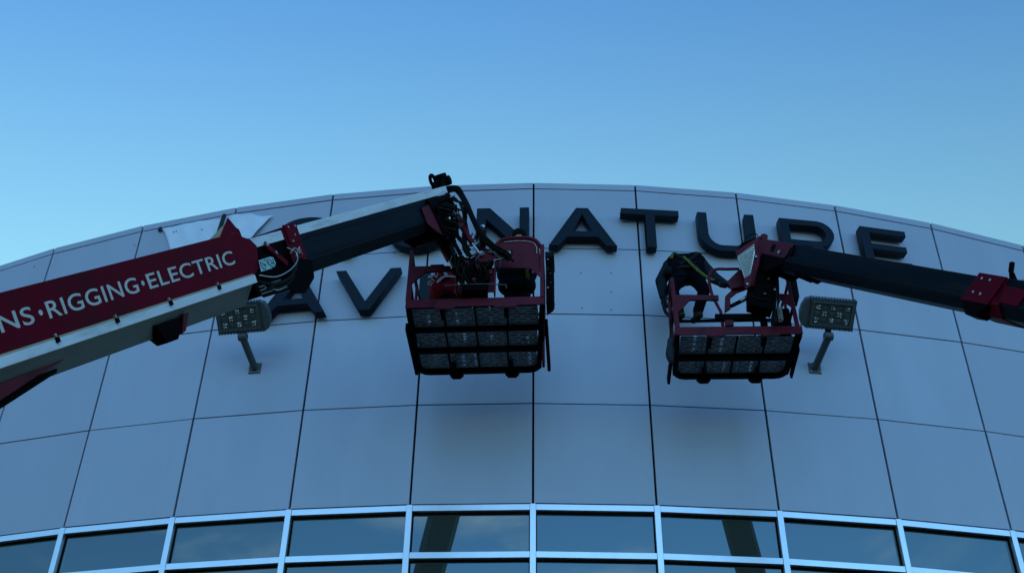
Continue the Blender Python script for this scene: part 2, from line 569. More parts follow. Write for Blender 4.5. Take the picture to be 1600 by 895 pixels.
# ------------------------------------------------------------------ sign letters
H = 0.705
SW = 0.135
def arc(cx, cy, rx, ry, a0, a1, n=14):
    return [(cx+rx*cos(radians(a0+(a1-a0)*i/n)), cy+ry*sin(radians(a0+(a1-a0)*i/n))) for i in range(n+1)]
def stroke(path, w):
    """thick open polyline outline"""
    P = [Vector(p) for p in path]
    Lf, Rt = [], []
    for i, p in enumerate(P):
        d0 = (p-P[i-1]).normalized() if i else (P[1]-P[0]).normalized()
        d1 = (P[i+1]-p).normalized() if i < len(P)-1 else d0
        t = (d0+d1).normalized()
        nr = Vector((-t.y, t.x))
        k = 1/max(0.4, nr.dot(Vector((-d0.y, d0.x))))
        Lf.append(tuple(p+nr*w/2*k)); Rt.append(tuple(p-nr*w/2*k))
    return Lf+Rt[::-1]
def glyph(ch):
    if ch == 'I':
        return 0.135, [[(0,0),(SW,0),(SW,H),(0,H)]]
    if ch == 'N':
        w = 0.75
        return w, [[(0,0),(SW,0),(SW,H-0.20),(w-0.19,0),(w,0),(w,H),(w-SW,H),(w-SW,0.20),(0.19,H),(0,H)]]
    if ch == 'A':
        w = 0.96
        return w, [[(0,0),(0.145,0),(0.262,0.165),(0.698,0.165),(0.815,0),(w,0),(0.565,H),(0.395,H)], [(0.34,0.268),(0.62,0.268),(0.48,0.59)]]
    if ch == 'T':
        w = 0.83
        return w, [[(0,H),(0,H-0.105),(0.345,H-0.105),(0.345,0),(0.48,0),(0.48,H-0.105),(w,H-0.105),(w,H)]]
    if ch == 'V':
        w = 0.92
        return w, [[(0,H),(0.145,H),(0.46,0.15),(0.775,H),(w,H),(0.535,0),(0.385,0)]]
    if ch == 'E':
        w = 0.70
        return w, [[(0,0),(w,0),(w,0.10),(SW,0.10),(SW,0.30),(w-0.035,0.30),(w-0.035,0.40),(SW,0.40),(SW,H-0.10),(w,H-0.10),(w,H),(0,H)]]
    if ch == 'U':
        w = 0.82
        o = [(0,H),(0,0.33)]+arc(0.33,0.33,0.33,0.33,180,270)[1:]+arc(w-0.33,0.33,0.33,0.33,270,360)+[(w,H),(w-SW,H),(w-SW,0.33)]
        o += arc(w-0.33,0.33,0.195,0.225,0,-90)[1:]+arc(0.33,0.33,0.195,0.225,270,180)+[(SW,H)]
        return w, [o]
    if ch == 'R':
        w = 0.80
        o = [(0,0),(SW,0),(SW,0.215),(0.42,0.215),(0.60,0),(0.775,0),(0.575,0.235)]
        o += arc(0.54,0.465,0.25,0.24,-75,90,18)+[(0,H)]
        i = [(SW,0.32),(0.52,0.32)]+arc(0.53,0.4625,0.135,0.1425,-90,90,12)[1:]+[(SW,0.605)]
        return w, [o, i]
    if ch == 'G':
        w = 0.86
        o = arc(0.43,H/2,0.43,H/2,38,330,36)
        o = [(0.83,0.13)] if False else o
        outer = arc(0.43,H/2,0.43,H/2+0.005,42,318,36)+[(0.855,0.13),(0.855,0.39),(0.46,0.39),(0.46,0.29),(0.725,0.29),(0.725,0.175)]
        inner = arc(0.43,H/2,0.295,H/2-0.105,-48,-318,36)
        return w, [outer+inner]
    if ch == 'S':
        w = 0.76
        path = arc(0.38,0.52,0.315,0.133,25,270,22)+arc(0.38,0.19,0.315,0.137,90,-155,22)[0:]
        path = arc(0.38,0.515,0.31,0.14,20,270,22)+arc(0.38,0.2,0.31,0.145,90,-160,22)[1:]
        return w, [stroke(path, 0.105)]
def letter(ch, s0, zb, label, order=None):
    w, sp = glyph(ch)
    me = curve_mesh([[(p[0]-w/2, p[1]) for p in s] for s in sp], 0.135, 0.003)
    o = link('sign_letter', me, M_LETTER)
    m = facet(s0+w/2, 0.105, zb)
    rot = Matrix.Rotation(pi/2, 4, 'X')
    o.matrix_world = m @ rot
    tag(o, label, 'sign letter', 'dark raised letters of the wall sign')
    bm = new()
    xs = [p[0] for p in sp[0]]
    for fx, fz in ((0.07, 0.08), (w-0.07, 0.08)):
        if ch in 'VT': fx = w/2; 
        cyl(bm, (fx-w/2, fz, -0.06), (fx-w/2, fz, -0.104), 0.012, 8)
        if ch in 'VTI': break
    obj('standoff_pin', bm, M_STEEL, o)
    return o
ZB = 12.53
Z2 = 11.48
letter('S', -3.66, ZB, 'dark letter S, first of the upper row, mostly hidden behind the left boom')
letter('I', -2.73, ZB, 'dark letter I of the upper row, hidden behind the left boom')
letter('G', -2.06, ZB, 'dark letter G whose lower curve shows under the left boom')
letter('N', -0.81, ZB, 'dark letter N above the left work basket, crossed by black hoses')
letter('A', 0.21, ZB, 'dark letter A in full view in the upper row between N and T')
letter('T', 1.24, ZB, 'dark letter T in full view, above and left of the stooping worker')
letter('U', 2.34, ZB, 'dark letter U of the upper row above the stooping worker')
letter('R', 3.53, ZB, 'dark letter R of the upper row with its foot behind the right boom')
letter('E', 4.73, ZB, 'dark letter E, last of the upper row, cut off by the right boom')
letter('A', -3.79, Z2, 'dark letter A of the lower row beside the left floodlight')
letter('V', -2.75, Z2, 'dark letter V in full view in the lower row')
letter('I', -1.56, Z2, 'dark letter I of the lower row, seen through the rails of the left basket')

# ------------------------------------------------------------------ loose paper pattern on the wall
sh = thing('paper_pattern', 'large loose white sheet on the wall above the maroon boom, its edges curling', 'paper sheet', facet(-4.7, 0.0, 13.3))
inv = sh.matrix_world.inverted()
NX, NZ = 46, 12
bm = new()
grid = []
top = [(-5.67, 13.50), (-5.45, 13.53), (-5.18, 13.565), (-4.9, 13.56), (-4.72, 13.545), (-4.5, 13.60), (-4.25, 13.58), (-4.05, 13.50), (-3.88, 13.47)]
def topz(s):
    for (a, za), (b, zb) in zip(top, top[1:]):
        if s <= b: return za+(zb-za)*(s-a)/(b-a)
    return top[-1][1]
for i in range(NX+1):
    col = []
    f = i/NX
    for j in range(NZ+1):
        g = j/NZ
        # left edge slides right going down, right edge slides left
        sl_ = -5.67+0.30*g**0.7; sr_ = -3.88-0.36*g**0.8
        s = sl_+(sr_-sl_)*f
        z = topz(-5.67+1.79*f)-g*0.62
        off = 0.012+0.010*sin(s*9+z*5)*g+0.006*sin(s*23+z*11)+0.09*max(0, f-0.82)**1.3*5*(0.5+g)+0.02*max(0, 0.08-f)*10
        p = facet(s, off, z).translation
        col.append(bm.verts.new(inv @ p))
    grid.append(col)
for i in range(NX):
    for j in range(NZ):
        bm.faces.new((grid[i][j], grid[i+1][j], grid[i+1][j+1], grid[i][j+1]))
so_ = obj('sheet', bm, M_PAPER, sh, smooth=True)
md = so_.modifiers.new('thick', 'SOLIDIFY'); md.thickness = 0.002
def wallbar(s0, z0, s1, z1, w, off, th):
    bm = new()
    a = facet(s0, off, z0).translation; b = facet(s1, off, z1).translation
    n = facet(s0).to_3x3() @ Vector((0, 1, 0))
    bar(bm, inv @ a, inv @ b, w, th, up=inv.to_3x3() @ n)
    return bm
obj('tape_strip', wallbar(-4.645, 13.585, -4.70, 13.0, 0.055, 0.05, 0.03), M_TAPE, sh)
obj('tape_strip', wallbar(-5.69, 13.525, -5.67, 13.46, 0.06, 0.03, 0.02), M_TAPE, sh)
for s, z in ((-5.44, 13.40), (-5.40, 13.41), (-4.98, 13.37)):
    bm = new(); cyl(bm, inv @ facet(s, 0.02, z).translation, inv @ facet(s, 0.035, z).translation, 0.007, 8)
    obj('pin', bm, M_BACK, sh)

# ------------------------------------------------------------------ floodlights
def floodlight(sbase, P0, k, side, label):
    """side = +1: driver dome on the +x end"""
    n = facet((k+0.5)*1.5).to_3x3() @ Vector((0, -1, 0))
    t = facet((k+0.5)*1.5).to_3x3() @ Vector((1, 0, 0))
    root = thing('floodlight', label, 'floodlight', facet(sbase, 0, 10.75), 'floodlights on bent arms below the sign')
    iv = root.matrix_world.inverted()
    a = radians(50)
    Nf = n*cos(a)-Vector((0, 0, 1))*sin(a)
    Vf = n*sin(a)+Vector((0, 0, 1))*cos(a)
    F = Matrix((t, Vf, Nf if t.cross(Vf).dot(Nf) > 0 else -Nf)).transposed().to_4x4()
    sgn = 1 if t.cross(Vf).dot(Nf) > 0 else -1
    F.translation = Vector(P0)
    G = iv @ F
    def T(bm):
        bmesh.ops.transform(bm, matrix=G, verts=bm.verts)
        return bm
    def Z(z): return z*sgn        # +z out of the face
    def bx(x0, x1, y0, y1, z0, z1):
        b = new(); zz = sorted((Z(z0), Z(z1)))
        return box(b, x0, x1, y0, y1, *zz)
    # plate and pole (root-local: x along wall, y into wall, z up)
    b = new(); box(b, -0.085, 0.085, -0.012, 0.0, -0.085, 0.085)
    bp = obj('base_plate', b, M_LITE, root, bevel=0.004)
    for x in (-0.065, 0.065):
        for z in (-0.065, 0.065):
            b = new(); cyl(b, (x, -0.012, z), (x, -0.024, z), 0.009, 8); obj('bolt', b, M_STEEL, bp)
    mount = iv @ (Vector(P0)-Nf*0.05-Vf*0.02)
    elbow = Vector((mount.x*0.75, -0.50, 0.16))
    b = new(); cyl(b, (0, -0.012, 0.0), elbow, 0.048, 20)
    obj('pole', b, M_LITE, root, smooth=False)
    b = new(); cyl(b, elbow+Vector((-0.055, 0, 0.012)), elbow+Vector((0.055, 0, 0.012)), 0.056, 20)
    obj('knuckle', b, M_LITE, root, bevel=0.004)
    b = new(); bar(b, elbow+Vector((0, 0, 0.02)), mount, 0.07, 0.05)
    obj('bracket', b, M_BLACK, root, bevel=0.004)
    # housing
    x0, x1 = -0.315, 0.315
    obj('housing', T(bx(x0, x1, 0.028, 0.372, -0.075, -0.002)), M_LITE, root, bevel=0.008)
    # rim round the lens tray
    rim = new()
    for q in ((x0+0.03, x1-0.03, 0.035, 0.065), (x0+0.03, x1-0.03, 0.335, 0.365)):
        zz = sorted((Z(0.0), Z(0.022))); box(rim, q[0], q[1], q[2], q[3], *zz)
    for q in ((x0+0.03, x0+0.062), (x1-0.062, x1-0.03)):
        zz = sorted((Z(0.0), Z(0.0215))); box(rim, q[0], q[1], 0.0655, 0.3345, *zz)
    obj('rim', T(rim), M_LITE, root, bevel=0.003)
    tray = obj('lens_tray', T(bx(x0+0.064, x1-0.064, 0.067, 0.333, -0.001, 0.004)), M_LENS, root)
    # dividers
    for i in range(1, 5):
        x = x0+0.064+(0.502)*i/5
        obj('divider', T(bx(x-0.006, x+0.006, 0.068, 0.332, 0.0045, 0.018)), M_LITE, root)
    # optics: checker of lens blocks, each a stack of prisms
    for i in range(5):
        for j in range(3):
            cx = x0+0.064+0.502*(i+0.5)/5; cy = 0.067+0.266*(j+0.5)/3
            lit = (i+j) % 2 == 0
            b = new()
            zz = sorted((Z(0.0045), Z(0.020)))
            if lit:
                for sx in (-1, 1):
                    for sy in (-1, 1):
                        w_ = 0.015
                        px_, py_ = cx+sx*0.017, cy+sy*0.018
                        k_ = random.uniform(0.35, 0.7)
                        hexa(b, [(px_-w_, py_-0.014, zz[0]), (px_+w_, py_-0.014, zz[0]), (px_+w_, py_+0.014, zz[0]), (px_-w_, py_+0.014, zz[0]),
                                 (px_-w_*k_, py_-0.010, zz[1]), (px_+w_*0.6, py_-0.012*k_, zz[1]), (px_+w_*k_, py_+0.010, zz[1]), (px_-w_*0.6, py_+0.012*k_, zz[1])])
            else:
                hexa(b, [(cx-0.036, cy-0.034, zz[0]), (cx+0.036, cy-0.034, zz[0]), (cx+0.036, cy+0.034, zz[0]), (cx-0.036, cy+0.034, zz[0]),
                         (cx-0.030, cy-0.002, Z(0.010)), (cx+0.030, cy-0.002, Z(0.010)), (cx+0.030, cy+0.030, Z(0.008)), (cx-0.030, cy+0.030, Z(0.008))])
            obj('lens' if lit else 'reflector', T(b), M_LED if lit else M_LITE, root)
    # cooling fins along both long edges
    for y0, y1 in ((-0.008, 0.027), (0.373, 0.408)):
        for i in range(16):
            x = x0+0.012+i*(x1-x0-0.024)/15
            obj('fin', T(bx(x-0.006, x+0.006, y0, y1, -0.075, 0.012)), M_LITE, root)
        obj('fin_rail', T(bx(x0, x1, y0-0.005 if y0 < 0 else y1, y0 if y0 < 0 else y1+0.005, -0.075, -0.055)), M_LITE, root)
    # driver dome
    b = new()
    xs = x1 if side > 0 else x0
    pr = [(0, -0.01), (0.02*0+0.0, 0.41)]
    poly = [(xs, 0.0), (xs+side*0.055, 0.02), (xs+side*0.095, 0.10), (xs+side*0.11, 0.20), (xs+side*0.095, 0.30), (xs+side*0.055, 0.385), (xs, 0.405)]
    if side < 0: poly = poly[::-1]
    zz = sorted((Z(-0.09), Z(0.008)))
    prism(b, poly, 2, *zz)
    obj('driver_cover', T(b), M_LITE, root, bevel=0.015)
    return root
floodlight(3.76, (3.828, 12.93, 11.011), 2, -1, 'grey LED floodlight on a bent pole right of the right work basket')
floodlight(-3.76, (-3.916, 12.93, 10.951), -3, 1, 'grey LED floodlight on a bent pole under the maroon boom on the left')

# ------------------------------------------------------------------ booms
BOOM_L_TIP, BOOM_L_DIR = (-1.1528, 10.9000, 11.2871), (0.3000, 0.6299, 0.7164)
BOOM_R_TIP, BOOM_R_DIR = (2.8383, 11.5000, 11.2317), (-0.3814, 0.6399, 0.6671)
def boom_matrix(O, d):
    d = Vector(d).normalized()
    r = d.cross(Vector((0, 0, 1))).normalized()
    u = r.cross(d)
    m = Matrix((d, -r, u)).transposed().to_4x4()
    m.translation = Vector(O)
    return m
def sect(a, zt, zb, c, ab):
    """boom cross-section (y,z), half width a, top zt, side down to zb, then chamfer to c at half width ab"""
    return [(-a, zb), (-ab, c), (ab, c), (a, zb), (a, zt), (-a, zt)]

def stretch_parts(root, knots, z0, zk, zoff):
    """settle a boom's parts along its length (knots) and in section height before it is used"""
    done = set()
    for c in list(root.children)+[g for c in root.children for g in c.children]:
        if c.data.name in done: continue
        done.add(c.data.name)
        for v in c.data.vertices:
            x = v.co.x
            for (a0, b0), (a1, b1) in zip(knots, knots[1:]):
                if x <= a1 or (a1, b1) == knots[-1]:
                    x = b0+(x-a0)*(b1-b0)/(a1-a0); break
            v.co.x = x
            v.co.z = (v.co.z-z0)*zk+z0+zoff
ML = boom_matrix(BOOM_L_TIP, BOOM_L_DIR)
LB = thing('crane_boom', 'long maroon and dark boom with white capitals reaching up from the left edge', 'crane boom', ML)
# outer section: x = t along boom, y = -a (a to the right), z = b
o = obj('outer_section', shell(new(), sect(0.285, 0.335, -0.07, -0.205, 0.16), -15.5, -5.42, 0.035), M_GREYU, LB, bevel=0.006)
bm = new(); box(bm, -15.5, -5.36, -0.299, -0.2855, 0.0, 0.337)
side = obj('side_panel', bm, M_MAROON, LB, bevel=0.003)
bm = new(); box(bm, -15.5, -5.36, 0.2855, 0.299, 0.0, 0.337)
obj('side_panel', bm, M_MAROON, LB, bevel=0.003)
bm = new(); prism(bm, [(-5.3595, -0.01), (-5.26, 0.035), (-5.17, 0.20), (-5.24, 0.262), (-5.3595, 0.30)], 1, -0.294, -0.286)
obj('side_nose_plate', bm, M_MAROON, LB, bevel=0.002)
bm = new(); prism(bm, [(-5.66, 0.3375), (-5.36, 0.3375), (-5.37, 0.36), (-5.40, 0.375), (-5.47, 0.46)], 1, -0.299, -0.288)
obj('end_flap', bm, M_MAROON, LB, bevel=0.002)
bm = new(); prism(bm, [(-5.80, 0.3375), (-5.52, 0.3375), (-5.50, 0.43)], 1, -0.2875, -0.283)
obj('flap_backing', bm, M_TAN, LB)
bm = new(); box(bm, -15.5, -5.37, -0.305, -0.2865, -0.066, -0.003)
obj('lower_stripe', bm, M_WHITEP, LB, bevel=0.004)
bm = new(); box(bm, -15.5, -5.40, -0.306, -0.2995, -0.0025, 0.0075)
obj('rub_strip', bm, M_TAN, LB)
for t in (-9.0, -8.4, -7.79, -7.19, -6.57, -5.93):
    bm = new(); box(bm, t-0.012, t+0.012, -0.325, -0.3065, -0.03, 0.004)
    c_ = obj('clamp', bm, M_BLACK, LB)
    bm = new(); cyl(bm, (t-0.005, -0.32, 0.018), (t-0.005, -0.301, 0.018), 0.008, 8); obj('bolt', bm, M_STEEL, c_)
# lettering
def word(s, t0, t1, z0, h, parent, y=-0.300):
    me = text_mesh(s, h/0.729, 0.0008, 0.0012, 1.07)
    xs = [v.co.x for v in me.vertices]; zs = [v.co.y for v in me.vertices]
    x0, x1 = min(xs), max(xs); a, b = min(zs), max(zs)
    sx = (t1-t0)/(x1-x0); sz = h/(b-a)
    for v in me.vertices:
        x, zz, d = v.co
        v.co = (t0+(x-x0)*sx, y-d, z0+(zz-a)*sz)
    return link('lettering', me, M_PRINT, parent)
word('SIGNS', -8.60, -7.905, 0.117, 0.104, side)
word('RIGGING', -7.775, -6.84, 0.117, 0.104, side)
word('ELECTRIC', -6.725, -5.585, 0.115, 0.104, side)
for t in (-7.835, -6.78):
    bm = new(); cyl(bm, (t, -0.2992, 0.167), (t, -0.3008, 0.167), 0.017, 18); obj('lettering_dot', bm, M_PRINT, side)
# black interior packing of the outer nose
bm = new(); prism(bm, sect(0.235, 0.285, -0.05, -0.16, 0.12), 0, -6.0, -5.45)
obj('wear_pad', bm, M_BLACK, LB)
# middle section (short piece showing) with its collar
obj('middle_section', prism(new(), sect(0.232, 0.272, -0.05, -0.17, 0.13), 0, -6.5, -4.50), M_BLACK, LB, bevel=0.005)
bm = new(); box(bm, -5.45, -4.47, -0.246, -0.2325, 0.192, 0.27)
obj('top_stripe', bm, M_WHITEP, LB, bevel=0.003)
bm = new(); box(bm, -4.57, -4.35, -0.275, -0.247, 0.14, 0.305)
col_ = obj('collar_plate', bm, M_MAROON, LB, bevel=0.004)
for t, z in ((-4.52, 0.28), (-4.40, 0.275), (-4.45, 0.205), (-4.52, 0.16)):
    bm = new(); cyl(bm, (t, -0.275, z), (t, -0.285, z), 0.010, 8); obj('bolt', bm, M_STEEL, col_)
obj('collar', shell(new(), sect(0.262, 0.292, -0.08, -0.205, 0.15), -4.60, -4.34, 0.03), M_MAROON, LB, bevel=0.006)
bm = new(); prism(bm, [(-4.82, -0.24), (-4.86, -0.12), (-4.52, 0.02), (-4.28, -0.04), (-4.36, -0.18), (-4.60, -0.27)], 1, -0.28, -0.266)
obj('lower_guard', bm, M_BLACK, LB, bevel=0.004)
bm = new(); bar(bm, (-4.98, -0.262, 0.20), (-4.72, -0.262, -0.005), 0.05, 0.015, up=(0, 1, 0))
lk = obj('link_plate', bm, M_MAROON, LB, bevel=0.003)
for t, z in ((-4.97, 0.19), (-4.87, 0.11)):
    bm = new(); cyl(bm, (t, -0.272, z), (t, -0.284, z), 0.014, 10); obj('bolt', bm, M_STEEL, lk)
bm = new(); prism(bm, [(-5.27, 0.0), (-5.10, 0.0), (-5.03, 0.006), (-4.99, 0.03), (-5.0, 0.08), (-5.05, 0.092), (-5.25, 0.090)], 1, -0.312, -0.306)
pl_ = obj('warning_decal', bm, M_GREENP, LB, bevel=0.004)
def mark(pts_):
    b_ = new(); tube(b_, smooth_path([(-5.27+0.28*u_, -0.3125, 0.092*v_) for u_, v_ in pts_], 4), 0.0035, 6); obj('pictogram', b_, M_BLACK, pl_)
mark([(0.12, 0.85), (0.10, 0.5), (0.20, 0.15), (0.30, 0.10)])
mark([(0.20, 0.75), (0.27, 0.45), (0.36, 0.55), (0.33, 0.25)])
mark([(0.38, 0.90), (0.48, 0.75), (0.53, 0.35)])
mark([(0.60, 0.90), (0.57, 0.5), (0.68, 0.15), (0.80, 0.12)])
mark([(0.70, 0.80), (0.76, 0.5), (0.72, 0.35)])
mark([(0.86, 0.85), (0.88, 0.55), (0.80, 0.40), (0.90, 0.28)])
# cable loop under the number plate, dangling wires
for pts_, r, m_ in (([(-5.30, -0.30, -0.02), (-5.1, -0.33, -0.07), (-4.85, -0.34, -0.055), (-4.65, -0.33, 0.0), (-4.60, -0.31, 0.07), (-4.68, -0.29, 0.12)], 0.006, M_STEEL),
                    ([(-5.35, -0.29, -0.06), (-5.15, -0.32, -0.12), (-4.9, -0.33, -0.115), (-4.70, -0.32, -0.05), (-4.66, -0.29, 0.0)], 0.014, M_RUBBER),
                    ([(-5.38, -0.28, -0.09), (-5.15, -0.31, -0.15), (-4.92, -0.32, -0.15), (-4.74, -0.30, -0.11)], 0.010, M_RUBBER),
                    ([(-5.28, -0.30, -0.12), (-5.1, -0.31, -0.17), (-4.95, -0.31, -0.165)], 0.005, M_STEEL),
                    ([(-4.66, -0.29, 0.07), (-4.62, -0.33, 0.10), (-4.55, -0.32, 0.05), (-4.50, -0.31, 0.10)], 0.004, M_PRINT),
                    ([(-4.60, -0.30, 0.03), (-4.55, -0.33, 0.09), (-4.49, -0.31, 0.03)], 0.004, M_PRINT)):
    bm = new(); tube(bm, smooth_path(pts_, 5), r, 8); obj('cable', bm, m_, LB, smooth=True)
bm = new(); box(bm, -5.40, -5.0, -0.29, 0.1, -0.175, -0.09)
obj('cable_tray', bm, M_BLACK, LB, bevel=0.01)
for i in range(3):
    bm = new(); box(bm, -5.36, -4.98, -0.30, -0.2905, -0.165+i*0.028, -0.155+i*0.028); obj('tray_slat', bm, M_GREYU, LB)
# inner section, white stripe on its upper side
obj('inner_section', prism(new(), sect(0.195, 0.278, -0.03, -0.135, 0.11), 0, -5.5, -0.55), M_NAVY, LB, bevel=0.012)
bm = new(); box(bm, -4.34, -0.24, -0.209, -0.1955, 0.200, 0.278)
obj('top_stripe', bm, M_WHITEP, LB, bevel=0.003)
bm = new(); box(bm, -4.34, -0.8, -0.2035, -0.1955, 0.155, 0.1985); obj('upper_rib', bm, M_NAVY, LB, bevel=0.003)
for z in (0.005, -0.028):
    bm = new(); box(bm, -4.34, -0.9, -0.203, -0.1955, z-0.006, z+0.006); obj('weld_rib', bm, M_NAVY, LB, bevel=0.002)
# tip head
bm = new(); prism(bm, [(-1.22, 0.12), (-0.62, 0.16), (-0.50, -0.02), (-0.72, -0.28), (-1.0, -0.16), (-1.2, -0.05)], 1, -0.222, -0.204)
obj('tip_cheek', bm, M_MARB, LB, bevel=0.006)
bm = new(); prism(bm, [(-1.22, 0.12), (-0.62, 0.16), (-0.50, -0.02), (-0.72, -0.28), (-1.0, -0.16), (-1.2, -0.05)], 1, 0.204, 0.222)
obj('tip_cheek', bm, M_MARB, LB, bevel=0.006)
bm = new(); prism(bm, [(-1.0, 0.19), (-0.25, 0.19), (-0.18, 0.0), (-0.40, -0.30), (-0.85, -0.24)], 1, -0.235, 0.19)
obj('tip_head', bm, M_BLACK, LB, bevel=0.01)
for (t, z, r) in ((-0.85, 0.05, 0.045), (-0.55, 0.02, 0.06), (-0.62, -0.17, 0.04), (-0.36, 0.10, 0.035)):
    bm = new(); cyl(bm, (t, -0.27, z), (t, -0.236, z), r, 14); obj('pin', bm, M_BLACK, LB, bevel=0.004)
for i in range(16):
    t = random.uniform(-0.95, -0.28); z = random.uniform(-0.22, 0.16)
    bm = new(); cyl(bm, (t, -0.30, z), (t+random.uniform(-.03, .03), -0.236, z), random.uniform(0.008, 0.016), 8); obj('hydraulic_fitting', bm, random.choice((M_STEEL, M_BLACK, M_BLACK)), LB)
for i in range(9):
    t = random.uniform(-0.9, -0.4); z = random.uniform(-0.15, 0.12)
    bm = new(); tube(bm, smooth_path([(t, -0.26, z), (t+0.08, -0.33, z-0.05), (t+0.2, -0.32, z-0.08), (t+0.28, -0.27, z-0.16)], 5), 0.011, 8); obj('hose', bm, M_RUBBER, LB, smooth=True)
# winch clamp on the tip
bm = new()
tube(bm, [(-0.36+0.075*cos(a_*pi/8), -0.12, 0.37+0.062*sin(a_*pi/8)) for a_ in range(17)], 0.022, 8)
obj('hook_ring', bm, M_BLACK, LB, smooth=True)
bm = new(); box(bm, -0.27, -0.06, -0.18, -0.04, 0.279, 0.36); box(bm, -0.13, 0.02, -0.17, -0.05, 0.3605, 0.425)
obj('winch_block', bm, M_BLACK, LB, bevel=0.012)
bm = new(); cyl(bm, (-0.03, -0.21, 0.33), (-0.03, -0.02, 0.33), 0.055, 12); obj('sheave', bm, M_BLACK, LB, bevel=0.006)
# bracket under the boom, lift cylinder cradle at the lower left
bm = new(); hexa(bm, [(-6.66, -0.24, -0.26), (-6.52, -0.24, -0.26), (-6.52, -0.14, -0.26), (-6.66, -0.14, -0.26), (-6.76, -0.27, -0.12), (-6.40, -0.27, -0.12), (-6.40, -0.10, -0.12), (-6.76, -0.10, -0.12)])
obj('hanger_bracket', bm, M_BLACK, LB, bevel=0.008)
bm = new(); hexa(bm, [(-6.47, -0.25, -0.235), (-6.42, -0.25, -0.225), (-6.42, -0.12, -0.225), (-6.47, -0.12, -0.235), (-6.43, -0.285, -0.11), (-6.36, -0.285, -0.11), (-6.36, -0.10, -0.11), (-6.43, -0.10, -0.11)])
obj('bracket_cover', bm, M_MARB, LB, bevel=0.003)
bm = new(); prism(bm, [(-15.0, -0.24), (-7.70, -0.135), (-7.95, -0.17), (-8.35, -0.235), (-15.0, -1.5)], 1, -0.235, -0.20)
obj('lift_gusset', bm, M_MARB, LB, bevel=0.004)
bm = new(); prism(bm, [(-15.0, -0.21), (-7.74, -0.17), (-7.76, -0.195), (-8.32, -0.28), (-15.0, -1.95)], 1, -0.199, -0.05)
obj('lift_cradle', bm, M_BLACK, LB, bevel=0.01)

stretch_parts(LB, [(-20, -19.5), (-8.1, -7.6), (-5.48, -4.95), (-4.28, -3.82), (-0.64, -0.50), (0.3, 0.36)], 0.342, 1.085, -0.004)

MR = boom_matrix(BOOM_R_TIP, BOOM_R_DIR)
RB = thing('crane_boom', 'slimmer dark blue boom with maroon collar coming in from the right edge', 'crane boom', MR)
# camera sees its left side: y = +
obj('inner_section', prism(new(), sect(0.20, 0.058, -0.15, -0.24, 0.12), 0, -6.0, -0.55), M_NAVY, RB, bevel=0.010)
for z in (-0.135, -0.105):
    bm = new(); box(bm, -4.3, -0.95, 0.2005, 0.206, z-0.004, z+0.004); obj('weld_rib', bm, M_NAVY, RB)
bm = new(); prism(bm, [(-1.02, 0.060), (-0.30, 0.060), (-0.22, 0.02), (-0.36, -0.11), (-0.90, -0.115)], 1, 0.206, 0.222)
ck = obj('tip_cheek', bm, M_MARB, RB, bevel=0.005)
bm = new(); prism(bm, [(-1.02, 0.060), (-0.30, 0.060), (-0.22, 0.02), (-0.36, -0.11), (-0.90, -0.115)], 1, -0.222, -0.206)
obj('tip_cheek', bm, M_MARB, RB, bevel=0.005)
for t, z in ((-0.60, -0.025), (-0.99, -0.028)):
    bm = new(); cyl(bm, (t, 0.2, z), (t, 0.2235, z), 0.048, 20); obj('lightening_hole', bm, M_GASKET, RB)
bm = new(); cyl(bm, (-0.77, 0.2, -0.06), (-0.77, 0.240, -0.06), 0.020, 12); obj('pin', bm, M_STEEL, RB)
bm = new(); prism(bm, [(-1.0, -0.1155), (-0.30, -0.1155), (-0.20, -0.26), (-0.60, -0.30)], 1, -0.19, 0.20)
obj('tip_head', bm, M_BLACK, RB, bevel=0.01)
for t in (-1.28, -1.14):
    bm = new(); prism(bm, [(t-0.06, -0.24), (t+0.06, -0.24), (t, -0.275)], 1, -0.10, 0.14); obj('guide_shoe', bm, M_BLACK, RB)
obj('collar', shell(new(), sect(0.245, 0.075, -0.17, -0.265, 0.14), -4.72, -4.33, 0.03), M_MAROON, RB, bevel=0.006)
bm = new(); prism(bm, [(-4.72, 0.078), (-4.35, 0.078), (-4.22, -0.185), (-4.60, -0.185)], 1, 0.2455, 0.262)
cp = obj('collar_plate', bm, M_MAROON, RB, bevel=0.005)
for t, z in ((-4.42, 0.03), (-4.53, 0.028), (-4.37, -0.10), (-4.47, -0.105)):
    bm = new(); cyl(bm, (t, 0.262, z), (t, 0.272, z), 0.012, 10); obj('bolt', bm, M_STEEL, cp)
bm = new(); prism(bm, [(-4.60, -0.19), (-4.24, -0.19), (-4.36, -0.305), (-4.50, -0.30)], 1, 0.10, 0.262)
obj('lower_guard', bm, M_BLACK, RB, bevel=0.006)
obj('outer_section', shell(new(), sect(0.228, 0.078, -0.16, -0.255, 0.13), -15.5, -4.50, 0.03), M_NAVY, RB, bevel=0.01)
bm = new(); prism(bm, [(-5.02, 0.0), (-4.60, 0.01), (-4.66, -0.145), (-4.95, -0.15)], 1, 0.2285, 0.245); obj('patch_plate', bm, M_MAROON, RB, bevel=0.01)
bm = new(); prism(bm, [(-4.90, 0.02), (-4.74, 0.066), (-5.6, 0.066), (-5.6, 0.035)], 1, 0.2285, 0.236); obj('hose_guard', bm, M_NAVY, RB, bevel=0.002)
bm = new(); bar(bm, (-4.60, 0.08, 0.08), (-4.545, 0.08, 0.165), 0.03, 0.035); bar(bm, (-4.545, 0.08, 0.160), (-4.515, 0.08, 0.245), 0.035, 0.04); bar(bm, (-4.66, 0.08, 0.08), (-4.57, 0.08, 0.155), 0.03, 0.02)
obj('hook_bracket', bm, M_BLACK, RB, bevel=0.003)
